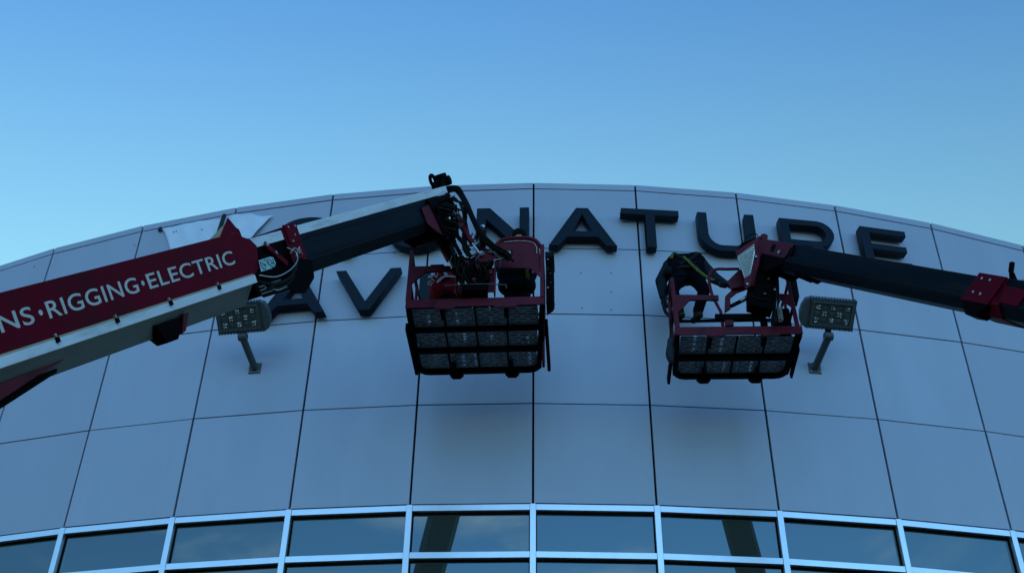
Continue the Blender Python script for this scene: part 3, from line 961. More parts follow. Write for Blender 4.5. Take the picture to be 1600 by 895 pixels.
bm = new(); tube(bm, smooth_path([(-4.70, 0.1, 0.085), (-4.82, 0.1, 0.115), (-5.0, 0.1, 0.12), (-5.3, 0.1, 0.09)], 5), 0.012, 8); obj('cable', bm, M_STEEL, RB, smooth=True)

stretch_parts(RB, [(-20, -19.0), (-5.0, -4.47), (-4.3, -3.81), (-0.86, -0.70), (0.3, 0.40)], 0.060, 1.075, -0.017)

# ------------------------------------------------------------------ work baskets
def basket_matrix(O, yaw):
    m = Matrix.Rotation(radians(yaw), 4, 'Z')
    m.translation = Vector(O)
    return m
def grate(x0, x1, y0, y1, z, parent, seed):
    rnd = random.Random(seed)
    bm = new()
    pitch = 0.044
    ny = max(3, int((y1-y0)/pitch))
    py = (y1-y0)/ny
    nx = int((x1-x0)/0.020)
    px = (x1-x0)/nx
    vs = {}
    def V(i, y):
        key = (i, round(y, 5))
        if key not in vs: vs[key] = bm.verts.new((x0+i*px, y, z))
        return vs[key]
    for j in range(ny):
        a = y0+j*py; b = a+py*0.66; c = a+py
        ph = (j % 2)*3+rnd.randint(0, 1)
        for i in range(nx):
            bm.faces.new((V(i, a), V(i+1, a), V(i+1, b), V(i, b)))
            m6 = (i+ph) % 6
            if m6 in (0, 5) or i < 1 or i >= nx-1 or j == ny-1 or (j % 4 == 1 and rnd.random() < 0.2):
                bm.faces.new((V(i, b), V(i+1, b), V(i+1, c), V(i, c)))
    o = obj('grating_panel', bm, M_GRATE, parent)
    md = o.modifiers.new('thick', 'SOLIDIFY'); md.thickness = 0.004
    return o
def basket_base(root, w, d, rows, inset, tabs):
    """floor frame, gratings and front beam; origin at near left corner, z=0 underside"""
    r = 0.13
    sl, sr = inset
    ring = [(0.03, 0.055), (sl+0.03, d-r)]
    ring += [(sl+0.03+r-r*cos(a*pi/8), d-0.045-r+r*sin(a*pi/8)+0.0) for a in range(1, 5)]
    ring += [(w-sr-0.03-r+r*sin(a*pi/8), d-0.045-r+r*cos(a*pi/8)) for a in range(0, 4)]
    ring += [(w-sr-0.03, d-r), (w-0.03, 0.055)]
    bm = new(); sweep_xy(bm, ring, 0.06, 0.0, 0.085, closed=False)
    obj('floor_frame', bm, M_BLACK, root, bevel=0.005)  # frame coloured black to carry the shade of its underside
    # front beam with two drop tabs
    poly = [(0, 0.0), (tabs[0][0], 0.0), (tabs[0][0]+0.03, -0.025), (tabs[0][1]-0.03, -0.025), (tabs[0][1], 0.0), (tabs[1][0], 0.0), (tabs[1][0]+0.03, -0.025), (tabs[1][1]-0.03, -0.025), (tabs[1][1], 0.0), (w, 0.0), (w, 0.115), (0, 0.115)]
    bm = new(); prism(bm, poly, 1, -0.002, 0.020)
    obj('front_beam', bm, M_MARB, root, bevel=0.004)
    n = len(rows)
    for i, (y0, y1) in enumerate(rows):
        f0 = (y0+y1)/2/d
        xl = 0.06+sl*f0; xr = w-0.06-sr*f0
        if i == n-1: pass
        cw = (xr-xl)/4
        for c in range(4):
            a = xl+c*cw+0.006; b = xl+(c+1)*cw-0.006
            grate(a, b, y0, y1, 0.05, root, i*10+c)
        # dark strips added over the gratings so the slots read as shade, with gaps
        rm = random.Random(40+i)
        x = xl+0.01
        while x < xr-0.05:
            wd = rm.uniform(0.10, 0.22); e = min(x+wd, xr-0.01)
            bm = new(); box(bm, x, e, y0+0.004, y1-0.004, 0.062, 0.070); obj('slot_backing', bm, M_BLACK, root)
            x = e+rm.choice((0.006, 0.010, 0.035))
        for c in range(1, 4):
            bm = new(); box(bm, xl+c*cw-0.009, xl+c*cw+0.009, y0, y1, 0.020, 0.060); obj('floor_rib', bm, M_BLACK, root)
        if i < n-1:
            y2 = rows[i+1][0]
            bm = new(); box(bm, 0.062+sl*(y1/d), w-0.062-sr*(y1/d), y1+0.001, y2-0.001, 0.006, 0.075); obj('cross_member', bm, M_BLACK, root, bevel=0.004)
def btube(root, name, pts, r, m, smooth=False, n=10):
    bm = new(); tube(bm, smooth_path(pts, 6) if smooth else pts, r, n)
    return obj(name, bm, m, root, smooth=True)
def bplate(root, name, poly, y0, y1, m, bevel=0.003):
    bm = new(); prism(bm, poly, 1, y0, y1)
    return obj(name, bm, m, root, bevel=bevel)
def bbox(root, name, x0, x1, y0, y1, z0, z1, m, bevel=0.004):
    bm = new(); box(bm, x0, x1, y0, y1, z0, z1)
    return obj(name, bm, m, root, bevel=bevel)

BLm = basket_matrix((-1.525, 11.123, 10.0), -2.59)
LK = thing('work_basket', 'larger maroon work basket with a solid right guard, hung from the left boom', 'work basket', BLm, 'lift baskets at the wall')
basket_base(LK, 1.608, 1.41, [(0.10, 0.45), (0.52, 0.87), (0.95, 1.31)], (-0.03, 0.09), ((0.33, 0.58), (1.02, 1.30)))
for x0, x1, y0, y1 in ((0.395, 0.445, 0.085, 0.25), (1.135, 1.185, 0.085, 0.23), (0.42, 0.47, 1.14, 1.29), (1.12, 1.17, 1.14, 1.29)):
    bbox(LK, 'floor_lug', x0, x1, y0, y1, -0.010, 0.0195, M_BLACK)
for x in (0.46, 1.15):
    bplate(LK, 'foot', [(x-0.09, 0.0), (x-0.05, -0.05), (x+0.05, -0.05), (x+0.09, 0.0)], 1.345, 1.425, M_BLACK)
bbox(LK, 'side_fender', -0.045, -0.004, 0.36, 1.31, -0.05, 0.05, M_BLACK)
bbox(LK, 'side_fender', 1.590, 1.630, 0.35, 1.30, -0.05, 0.05, M_BLACK)
# front left: post, mid rail with gusset
bm = new(); hexa(bm, [(-0.005, -0.004, 0.10), (0.06, -0.004, 0.10), (0.06, 0.03, 0.10), (-0.005, 0.03, 0.10), (0.0, -0.004, 0.86), (0.045, -0.004, 0.86), (0.045, 0.03, 0.86), (0.0, 0.03, 0.86)])
obj('post', bm, M_MARB, LK, bevel=0.006)
bplate(LK, 'front_rail', [(0.0, 0.61), (0.0, 0.32), (0.06, 0.36), (0.20, 0.515), (0.56, 0.53), (0.56, 0.60)], -0.008, 0.022, M_MARB)
bplate(LK, 'rail_socket', [(0.26, 0.6005), (0.26, 0.63), (0.42, 0.63), (0.42, 0.6005)], -0.004, 0.02, M_BLACK)
# sides and rear rails
for z in (0.86, 0.45):
    btube(LK, 'side_rail', [(0.022, 0.01, z), (-0.01, 0.7, z), (0.03, 1.36, z)], 0.019, M_MARB)
    btube(LK, 'side_rail', [(1.58, 0.01, z), (1.575, 0.7, z), (1.54, 1.34, z)], 0.019, M_MARB)
    btube(LK, 'rear_rail', [(0.03, 1.36, z), (1.54, 1.34, z)], 0.019, M_MARB)
for x, y in ((0.03, 1.36), (1.54, 1.34), (0.0, 0.68), (1.575, 0.68), (0.78, 1.35)):
    btube(LK, 'post', [(x, y, 0.05), (x, y, 0.86)], 0.019, M_MARB)
# right guard
gp = [(1.035, 0.555), (1.02, 0.84), (1.05, 0.93), (1.12, 0.975), (1.25, 0.99), (1.40, 0.985), (1.49, 0.95), (1.545, 0.87), (1.555, 0.395), (1.44, 0.535)]
bplate(LK, 'guard_panel', gp, 0.0, 0.012, M_MARB)
btube(LK, 'guard_rail', [(1.02, 0.0, 0.84), (1.05, 0, 0.93), (1.12, 0, 0.985), (1.25, 0, 1.005), (1.40, 0, 1.0), (1.50, 0, 0.96), (1.565, 0, 0.86)], 0.022, M_MARB, smooth=True)
bbox(LK, 'post', 1.556, 1.606, -0.012, 0.03, 0.10, 0.885, M_MARB)
btube(LK, 'chain', [(1.13, -0.014, 0.935), (1.30, -0.014, 0.945), (1.44, -0.014, 0.925), (1.51, -0.014, 0.86), (1.52, -0.014, 0.74)], 0.004, M_PRINT, smooth=True)
# control box on the right
cb = bbox(LK, 'control_box', 1.625, 1.715, -0.04, 0.24, 0.10, 0.655, M_BLACK)
bplate(LK, 'box_base', [(1.625, 0.0995), (1.712, 0.0995), (1.70, 0.065), (1.625, 0.005)], -0.03, 0.23, M_BLACK)
bbox(LK, 'box_lid', 1.618, 1.722, -0.05, 0.25, 0.656, 0.735, M_NAVY)
for i in range(7):
    z = 0.62-i*0.07
    bm = new(); cyl(bm, (1.65+0.03*(i % 2), -0.041, z), (1.65+0.03*(i % 2), -0.052, z), 0.008, 8); obj('button', bm, random.choice((M_STEEL, M_YEL, M_BLACK)), cb)
# mast that carries the basket
bbox(LK, 'mast_plate', 0.575, 0.592, -0.10, 0.0, 0.116, 0.46, M_MARB)
bbox(LK, 'mast_plate', 1.025, 1.043, -0.10, 0.0, 0.116, 0.56, M_MARB)
bbox(LK, 'mast', 0.66, 0.95, -0.13, 0.06, 0.135, 0.52, M_BLACK, 0.01)
bbox(LK, 'mast_web', 0.5925, 0.6595, -0.05, -0.035, 0.16, 0.45, M_MARB)
bbox(LK, 'mast_web', 0.9505, 1.0245, -0.05, -0.035, 0.16, 0.52, M_MARB)
btube(LK, 'lock_rod', [(0.46, -0.12, 0.215), (0.66, -0.14, 0.21), (0.95, -0.14, 0.205), (1.13, -0.12, 0.205), (1.17, -0.12, 0.20), (1.175, -0.12, 0.15)], 0.007, M_LITE)
for x, z in ((0.70, 0.25), (0.80, 0.28), (0.62, 0.24)):
    btube(LK, 'lock_pin', [(x, -0.15, z), (x+0.01, -0.15, z-0.05)], 0.008, M_STEEL)
bplate(LK, 'support_arm', [(0.53, 0.44), (0.56, 0.41), (0.92, 0.33), (1.02, 0.56), (0.96, 0.68), (0.80, 0.64)], -0.13, -0.06, M_BLACK)
btube(LK, 'stay_rod', [(0.53, -0.14, 0.43), (0.79, -0.16, 0.63)], 0.010, M_BLACK)
bplate(LK, 'pivot_plate', [(0.79, 0.64), (0.90, 0.745), (0.98, 0.70), (1.06, 0.59), (0.93, 0.52), (0.84, 0.53)], -0.155, -0.135, M_MARB)
bm = new(); cyl(bm, (0.885, -0.19, 0.63), (0.885, -0.155, 0.63), 0.03, 14); obj('pivot_pin', bm, M_STEEL, LK)
# levelling cylinders and link arms up to the boom tip
def cylinder(root, p0, p1, p2, r):
    bm = new(); cyl(bm, p0, p1, r, 16)
    c = obj('hydraulic_cylinder', bm, M_MARB, root, smooth=False, bevel=0.004)
    bm = new(); cyl(bm, p1, p2, r*0.42, 12); obj('rod', bm, M_STEEL, c, smooth=False)
    return c
cylinder(LK, (0.60, -0.25, 1.08), (0.775, -0.25, 0.73), (0.86, -0.22, 0.60), 0.034)
cylinder(LK, (0.33, -0.18, 0.90), (0.50, -0.16, 0.55), (0.545, -0.15, 0.44), 0.032)
bm = new(); bar(bm, (0.46, -0.30, 1.36), (0.66, -0.27, 0.96), 0.10, 0.025, up=(0, 1, 0)); obj('link_arm', bm, M_MARB, LK, bevel=0.005)
bm = new(); bar(bm, (0.36, -0.26, 1.02), (0.62, -0.16, 0.42), 0.11, 0.03, up=(0, 1, 0)); obj('link_arm', bm, M_BLACK, LK, bevel=0.005)
bm = new(); bar(bm, (0.52, -0.28, 1.30), (0.60, -0.2, 1.05), 0.10, 0.05, up=(0, 1, 0)); obj('link_arm', bm, M_BLACK, LK, bevel=0.005)
bplate(LK, 'link_plate', [(0.53, 0.62), (0.66, 0.60), (0.82, 0.55), (0.80, 0.40), (0.60, 0.38)], -0.17, -0.14, M_BLACK)
# hoses
hp = [(0.40, -0.33, 1.50), (0.50, -0.32, 1.54), (0.58, -0.3, 1.53), (0.66, -0.3, 1.38), (0.77, -0.3, 1.09), (0.88, -0.3, 0.82), (1.01, -0.25, 0.68), (1.16, -0.2, 0.60), (1.22, -0.15, 0.55)]
for dx, dy, dz_, r in ((0, 0, 0, 0.019), (0.03, 0.02, -0.012, 0.016), (-0.025, 0.02, 0.0, 0.015), (0.012, -0.025, 0.015, 0.013)):
    btube(LK, 'hose', [(x+dx+random.uniform(-.006, .006), y+dy, z+dz_+random.uniform(-.006, .006)) for x, y, z in hp], r, M_RUBBER, smooth=True, n=8)
for k_ in range(4):
    j = k_*0.018
    btube(LK, 'hose', [(0.46, -0.27, 1.46+j), (0.54, -0.27, 1.44-j), (0.60+j, -0.25, 1.36), (0.65+j*0.8, -0.25, 1.17), (0.655+j*0.6, -0.25, 0.96), (0.66+j, -0.22, 0.70), (0.72+j, -0.2, 0.57)], 0.009, M_RUBBER, smooth=True, n=8)
for k_ in range(3):
    j = k_*0.025
    btube(LK, 'hose', [(0.95, -0.15, 0.70-j), (1.05, -0.17, 0.67-j), (1.15, -0.16, 0.66-j), (1.23-j, -0.15, 0.69), (1.22-j, -0.14, 0.60+j), (1.09, -0.14, 0.545+j), (0.97, -0.13, 0.54+j)], 0.008, M_RUBBER if k_ != 1 else M_STEEL, smooth=True, n=8)
btube(LK, 'hose', [(0.87, -0.2, 1.05), (0.885, -0.2, 0.92), (0.85, -0.2, 0.80), (0.77, -0.2, 0.74), (0.70, -0.18, 0.76)], 0.012, M_STEEL, smooth=True)
btube(LK, 'hose', [(0.82, -0.2, 1.08), (0.84, -0.2, 0.95), (0.80, -0.2, 0.84), (0.74, -0.2, 0.83)], 0.010, M_RUBBER, smooth=True)
for i in range(22):
    x = random.uniform(0.74, 0.90); z = random.uniform(0.72, 1.06)
    bm = new(); cyl(bm, (x, -0.24, z), (x+random.uniform(-.03, .03), -0.18, z+random.uniform(-.02, .02)), random.uniform(0.008, 0.02), 8)
    obj('hydraulic_fitting', bm, random.choice((M_BLACK, M_STEEL, M_BLACK)), LK)
for i in range(12):
    x = random.uniform(0.30, 0.52); z = 1.12-1.35*(x-0.30)+random.uniform(-.12, .1)
    btube(LK, 'hose', [(x, -0.24, z), (x+0.03, -0.30, z-0.09), (x+0.06, -0.28, z-0.16), (x+0.1, -0.2, z-0.26)], 0.009, M_RUBBER, smooth=True, n=8)

for i in range(14):       # hydraulic lines looping round the mast head
    x = random.uniform(0.56, 1.02); z = random.uniform(0.42, 0.66)
    btube(LK, 'hose', [(x, -0.17, z), (x+random.uniform(-.06, .06), -0.24, z-0.05), (x+random.uniform(-.08, .1), -0.22, z-0.15), (x+random.uniform(-.05, .08), -0.14, z-0.24)], random.uniform(0.006, 0.011), M_RUBBER if i % 5 else M_LITE, smooth=True, n=8)
for i in range(8):
    x = random.uniform(0.66, 0.98); z = random.uniform(0.20, 0.50)
    bbox(LK, 'valve', x, x+random.uniform(.03, .06), -0.175, -0.131, z, z+random.uniform(.03, .07), random.choice((M_BLACK, M_MARB, M_BLACK)))
for x0, z0, x1, z1 in ((0.50, 0.90, 0.64, 0.60), (0.66, 1.18, 0.72, 0.86), (0.44, 1.10, 0.56, 0.80), (0.60, 0.86, 0.74, 0.66)):
    bm = new(); bar(bm, (x0, -0.22, z0), (x1, -0.2, z1), 0.045, 0.03, up=(0, 1, 0)); obj('link_arm', bm, random.choice((M_BLACK, M_MARB)), LK, bevel=0.004)

BRm = basket_matrix((1.625, 11.651, 10.0), -1.01)
RK = thing('work_basket', 'smaller maroon work basket under the stooping worker, hung from the right boom', 'work basket', BRm, 'lift baskets at the wall')
basket_base(RK, 1.50, 0.97, [(0.12, 0.47), (0.57, 0.885)], (0.03, 0.05), ((0.36, 0.60), (1.0, 1.24)))
for x0, x1, y0, y1 in ((0.395, 0.445, 0.10, 0.27), (1.03, 1.09, 0.10, 0.24), (0.38, 0.43, 0.72, 0.88), (1.03, 1.08, 0.72, 0.88)):
    bbox(RK, 'floor_lug', x0, x1, y0, y1, -0.010, 0.0195, M_BLACK)
for x in (0.42, 1.06):
    bplate(RK, 'foot', [(x-0.09, 0.0), (x-0.05, -0.045), (x+0.05, -0.045), (x+0.09, 0.0)], 0.90, 0.985, M_BLACK)
bbox(RK, 'side_fender', -0.035, 0.0, 0.40, 0.95, -0.07, 0.03, M_BLACK)
bbox(RK, 'side_fender', 1.475, 1.505, 0.30, 0.90, -0.03, 0.05, M_BLACK)
bm = new(); hexa(bm, [(0.005, -0.004, 0.10), (0.065, -0.004, 0.10), (0.065, 0.03, 0.10), (0.005, 0.03, 0.10), (0.0, -0.004, 0.86), (0.042, -0.004, 0.86), (0.042, 0.03, 0.86), (0.0, 0.03, 0.86)])
obj('post', bm, M_MARB, RK, bevel=0.006)
bplate(RK, 'front_rail', [(0.04, 0.595), (0.04, 0.33), (0.09, 0.37), (0.21, 0.51), (0.56, 0.505), (0.56, 0.58)], -0.008, 0.022, M_MARB)
btube(RK, 'front_loop', [(0.50, 0.0, 0.50), (0.475, 0, 0.68), (0.47, 0, 0.84), (0.50, 0, 0.94), (0.58, 0, 0.985), (0.70, 0, 0.985), (0.85, 0, 0.985)], 0.019, M_MARB, smooth=True)
btube(RK, 'front_loop', [(0.52, 0.02, 0.50), (0.57, 0.02, 0.35), (0.575, 0.02, 0.115)], 0.019, M_MARB)
for z in (0.86, 0.45):
    btube(RK, 'side_rail', [(0.022, 0.01, z), (0.02, 0.45, z), (0.06, 0.90, z)], 0.019, M_MARB)
    btube(RK, 'side_rail', [(1.45, 0.01, z), (1.45, 0.45, z), (1.42, 0.89, z)], 0.019, M_MARB)
for x, y in ((0.06, 0.90), (1.42, 0.89), (0.022, 0.45), (1.45, 0.45)):
    btube(RK, 'post', [(x, y, 0.05), (x, y, 0.86)], 0.019, M_MARB)
btube(RK, 'rear_rail', [(0.06, 0.90, 0.86), (1.42, 0.89, 0.86)], 0.022, M_BLACK)
btube(RK, 'rear_rail', [(0.06, 0.90, 0.45), (1.42, 0.89, 0.45)], 0.019, M_MARB)
# mast of the right basket
bbox(RK, 'mast_beam', 0.49, 1.09, -0.03, 0.03, 0.20, 0.285, M_BLACK, 0.008)
bbox(RK, 'mast_foot', 0.60, 0.70, -0.02, 0.03, 0.1155, 0.1995, M_MARB)
bbox(RK, 'mast_foot', 1.02, 1.10, -0.02, 0.03, 0.1155, 0.1995, M_BLACK)
bplate(RK, 'mast', [(0.86, 0.29), (1.13, 0.20), (1.17, 0.30), (1.22, 0.55), (1.27, 0.76), (1.36, 0.92), (1.27, 1.05), (1.12, 1.12), (1.03, 1.02), (1.00, 0.75), (0.88, 0.52)], -0.22, -0.04, M_BLACK, 0.01)
bplate(RK, 'link_arm', [(0.60, 0.28), (0.63, 0.52), (0.74, 0.64), (0.92, 0.70), (0.92, 0.64), (0.78, 0.58), (0.69, 0.50), (0.68, 0.34)], -0.06, -0.03, M_MARB)
bm = new(); bar(bm, (0.68, -0.07, 0.36), (0.98, -0.09, 0.52), 0.035, 0.035, up=(0, 1, 0)); obj('link_arm', bm, M_BLACK, RK)
btube(RK, 'rod', [(0.80, -0.09, 0.42), (0.90, -0.10, 0.49)], 0.022, M_STEEL)
bplate(RK, 'wing_plate', [(0.66, 0.70), (0.84, 0.90), (0.90, 0.80), (0.88, 0.64), (0.72, 0.60)], -0.11, -0.08, M_MARB)
bplate(RK, 'triangular_plate', [(0.785, 1.05), (0.80, 0.96), (0.845, 0.62), (0.84, 0.47), (0.93, 0.52), (1.13, 1.20), (1.16, 1.27), (1.10, 1.29)], -0.262, -0.245, M_MARB)
btube(RK, 'plate_flange', [(0.93, -0.27, 0.50), (1.15, -0.27, 1.27)], 0.026, M_MARB, n=6)
# ribbed white field
tl, trp, br_, bl_ = (0.800, 0.965), (1.02, 1.155), (0.925, 0.69), (0.85, 0.635)
bplate(RK, 'white_field', [bl_, br_, (1.015, 1.02), trp, tl], -0.2665, -0.2625, M_RIB, 0)
for i in range(11):
    f = (i+0.5)/11
    zl = bl_[1]+(tl[1]-bl_[1])*f; xl = bl_[0]+(tl[0]-bl_[0])*f
    zr = br_[1]+(trp[1]-br_[1])*f; xr = br_[0]+(trp[0]-br_[0])*min(1, f*1.15)
    bm = new(); bar(bm, (xl+0.004, -0.2675, zl), (xr-0.004, -0.2675, zr), 0.013, 0.012, up=(0, 1, 0)); obj('rib', bm, M_LITE, RK)
btube(RK, 'hook', [(0.90, -0.22, 1.20), (0.93, -0.24, 1.27), (1.0, -0.24, 1.33), (1.07, -0.24, 1.34), (1.10, -0.22, 1.28)], 0.006, M_BLACK, smooth=True)
bplate(RK, 'plate_cap', [(0.82, 1.09), (0.87, 1.19), (1.06, 1.28), (1.08, 1.24)], -0.25, -0.18, M_BLACK)
bm = new(); cyl(bm, (1.15, -0.30, 1.25), (1.15, -0.10, 1.25), 0.045, 14); obj('pivot_pin', bm, M_MARB, RK)
for (x, z) in ((1.13, 1.18), (0.95, 0.58), (0.87, 0.53), (1.02, 0.95)):
    bm = new(); cyl(bm, (x, -0.285, z), (x, -0.2635, z), 0.014, 8); obj('bolt', bm, M_STEEL, RK)
# right hand guard
bm = new(); hexa(bm, [(1.425, -0.004, 0.10), (1.475, -0.004, 0.10), (1.475, 0.03, 0.10), (1.425, 0.03, 0.10), (1.40, -0.004, 0.88), (1.44, -0.004, 0.88), (1.44, 0.03, 0.88), (1.40, 0.03, 0.88)])
obj('post', bm, M_MARB, RK, bevel=0.006)
btube(RK, 'guard_rail', [(1.27, -0.02, 0.45), (1.29, -0.02, 0.78), (1.34, -0.02, 0.90), (1.39, -0.01, 0.92), (1.42, 0.0, 0.86)], 0.016, M_MARB, smooth=True)
bplate(RK, 'gusset', [(1.25, 0.60), (1.44, 0.58), (1.455, 0.30), (1.40, 0.40), (1.27, 0.52)], -0.006, 0.006, M_MARB)
bbox(RK, 'control_box', 1.455, 1.53, 0.0, 0.2, 0.55, 0.90, M_NAVY)
bbox(RK, 'tool_box', 1.20, 1.40, 0.05, 0.3, 0.12, 0.42, M_BLACK, 0.02)
btube(RK, 'hose', [(1.26, -0.10, 0.98), (1.25, -0.12, 0.75), (1.22, -0.14, 0.5), (1.175, -0.13, 0.25), (1.17, -0.12, 0.06)], 0.022, M_RUBBER, smooth=True)
btube(RK, 'hose', [(1.29, -0.10, 0.95), (1.27, -0.11, 0.65), (1.24, -0.12, 0.4), (1.22, -0.12, 0.28)], 0.014, M_RUBBER, smooth=True)
btube(RK, 'coil_cord', [(1.235+0.028*cos(i*0.9), -0.13+0.028*sin(i*0.9), 0.31-i*0.0036) for i in range(60)], 0.0045, M_PRINT)
btube(RK, 'hose', [(0.90, -0.21, 0.42), (0.97, -0.23, 0.36), (1.06, -0.23, 0.33), (1.15, -0.2, 0.36), (1.2, -0.14, 0.44)], 0.009, M_RUBBER, smooth=True)
btube(RK, 'cable', [(0.88, -0.12, 0.50), (0.92, -0.2, 0.42), (0.95, -0.2, 0.33), (0.99, -0.18, 0.30)], 0.006, M_STEEL, smooth=True)
for i in range(14):
    x = random.uniform(1.02, 1.24); z = random.uniform(0.35, 1.0)
    bm = new(); cyl(bm, (x, -0.235, z), (x+random.uniform(-.02, .02), -0.201, z+random.uniform(-.02, .02)), random.uniform(0.008, 0.018), 8)
    obj('hydraulic_fitting', bm, random.choice((M_BLACK, M_BLACK, M_STEEL)), RK)
# shared bag hung at the left side of the right basket
bg = thing('tool_bag', 'blue grey sack hanging outside the left end of the right basket', 'bag', BRm @ Matrix.Translation((-0.035, 0.30, 0.0)))
bm = new()
bmesh.ops.create_icosphere(bm, subdivisions=3, radius=0.12)
for v in bm.verts:
    v.co = Vector((v.co.x*0.45+0.012*sin(v.co.z*30), v.co.y*0.8, v.co.z*1.7*(1.0 if v.co.z < 0 else 0.8)))
obj('sack', bm, M_BAG, bg, smooth=True)
bm = new(); tube(bm, smooth_path([(0.0, 0, 0.14), (0.02, -0.05, 0.30), (0.03, -0.20, 0.50), (0.035, -0.27, 0.60)], 5), 0.008, 8); obj('rope', bm, M_WEB, bg, smooth=True)

# ------------------------------------------------------------------ people
def capsules(parts, name, m, parent, voxel=0.014, smooth_it=4):
    """a continuous surface grown over tapered limbs, then remeshed into one skin"""
    bm = new()
    for p0, p1, r0, r1 in parts:
        p0, p1 = Vector(p0), Vector(p1)
        d = p1-p0
        L_ = d.length
        if L_ < 1e-5:
            bmesh.ops.create_icosphere(bm, subdivisions=3, radius=r0, matrix=Matrix.Translation(p0)); continue
        d.normalize()
        pts, rs = [], []
        for i in range(6):
            a = pi/2*i/5
            pts.append(p0-d*r0*cos(a)); rs.append(max(1e-3, r0*sin(a)))
        for i in range(6):
            a = pi/2*i/5
            pts.append(p1+d*r1*sin(a)); rs.append(max(1e-3, r1*cos(a)))
        a_ = Vector((0, 0, 1)) if abs(d.z) < 0.9 else Vector((1, 0, 0))
        s = d.cross(a_).normalized(); u = d.cross(s)
        rings = [[bm.verts.new(p+(s*cos(2*pi*k/14)+u*sin(2*pi*k/14))*r) for k in range(14)] for p, r in zip(pts, rs)]
        for A, B in zip(rings, rings[1:]):
            for k in range(14):
                bm.faces.new((A[k], A[(k+1) % 14], B[(k+1) % 14], B[k]))
        bm.faces.new(rings[0][::-1]); bm.faces.new(rings[-1])
    o = obj(name, bm, m, None)
    r = o.modifiers.new('skin', 'REMESH'); r.mode = 'VOXEL'; r.voxel_size = voxel; r.use_smooth_shade = True
    if smooth_it:
        s = o.modifiers.new('smooth', 'SMOOTH'); s.factor = 0.6; s.iterations = smooth_it
    bpy.context.view_layer.update()
    me = bpy.data.meshes.new_from_object(o.evaluated_get(bpy.context.evaluated_depsgraph_get()))
    old = o.data
    bpy.data.objects.remove(o); bpy.data.meshes.remove(old)
    me.name = name
    return link(name, me, m, parent, smooth=True)
def hand_parts(wrist, dirv, palm_n, curl=0.5, s=1.0):
    """palm, four bent fingers, side thumb"""
    w = Vector(wrist); d = Vector(dirv).normalized(); n = Vector(palm_n); n = (n-d*n.dot(d)).normalized(); sx = d.cross(n)
    out = []
    for k in (-1, -0.33, 0.33, 1):
        out.append((w+d*0.01+sx*k*0.022*s, w+d*0.085*s+sx*k*0.030*s, 0.018*s, 0.014*s))
    for k, ln in ((-1, 0.062), (-0.33, 0.078), (0.33, 0.082), (1, 0.070)):
        b = w+d*0.088*s+sx*k*0.030*s
        a1 = b+(d*cos(curl*0.6)+n*sin(curl*0.6))*ln*0.5*s
        a2 = a1+(d*cos(curl*1.6)+n*sin(curl*1.6))*ln*0.35*s
        a3 = a2+(d*cos(curl*2.5)+n*sin(curl*2.5))*ln*0.3*s
        out += [(b, a1, 0.0105*s, 0.0100*s), (a1, a2, 0.0098*s, 0.0092*s), (a2, a3, 0.009*s, 0.0082*s)]
    tb = w+d*0.03*s+sx*0.030*s
    t1 = tb+(d*0.6+sx*0.7+n*0.3).normalized()*0.042*s
    t2 = t1+(d*0.75+sx*0.1+n*0.6).normalized()*0.034*s
    out += [(tb, t1, 0.014*s, 0.012*s), (t1, t2, 0.0115*s, 0.0095*s)]
    return out
def head_parts(c, f, up):
    """skull, jaw, nose, ears; c centre, f facing, up"""
    c = Vector(c); f = Vector(f).normalized(); up = Vector(up); up = (up-f*up.dot(f)).normalized(); s = f.cross(up)
    return [(c-f*0.015+up*0.03, c+f*0.015+up*0.025, 0.085, 0.080), (c+f*0.03-up*0.02, c+f*0.045-up*0.065, 0.062, 0.042), (c-f*0.03, c-f*0.02-up*0.05, 0.072, 0.055),
            (c+f*0.095+up*0.005, c+f*0.108-up*0.025, 0.008, 0.014), (c+s*0.082-f*0.01, c+s*0.086-f*0.012-up*0.03, 0.016, 0.012), (c-s*0.082-f*0.01, c-s*0.086-f*0.012-up*0.03, 0.016, 0.012),
            (c+f*0.088+up*0.03+s*0.03, c+f*0.088+up*0.03-s*0.03, 0.014, 0.014), (c+f*0.085-up*0.05+s*0.018, c+f*0.085-up*0.05-s*0.018, 0.012, 0.012)]
def eyes(c, f, up, parent):
    c = Vector(c); f = Vector(f).normalized(); up = Vector(up); up = (up-f*up.dot(f)).normalized(); s = f.cross(up)
    for k in (-1, 1):
        bm = new(); bmesh.ops.create_icosphere(bm, subdivisions=2, radius=0.013, matrix=Matrix.Translation(c+f*0.083+s*k*0.032+up*0.008)); obj('eye', bm, M_PRINT, parent, smooth=True)
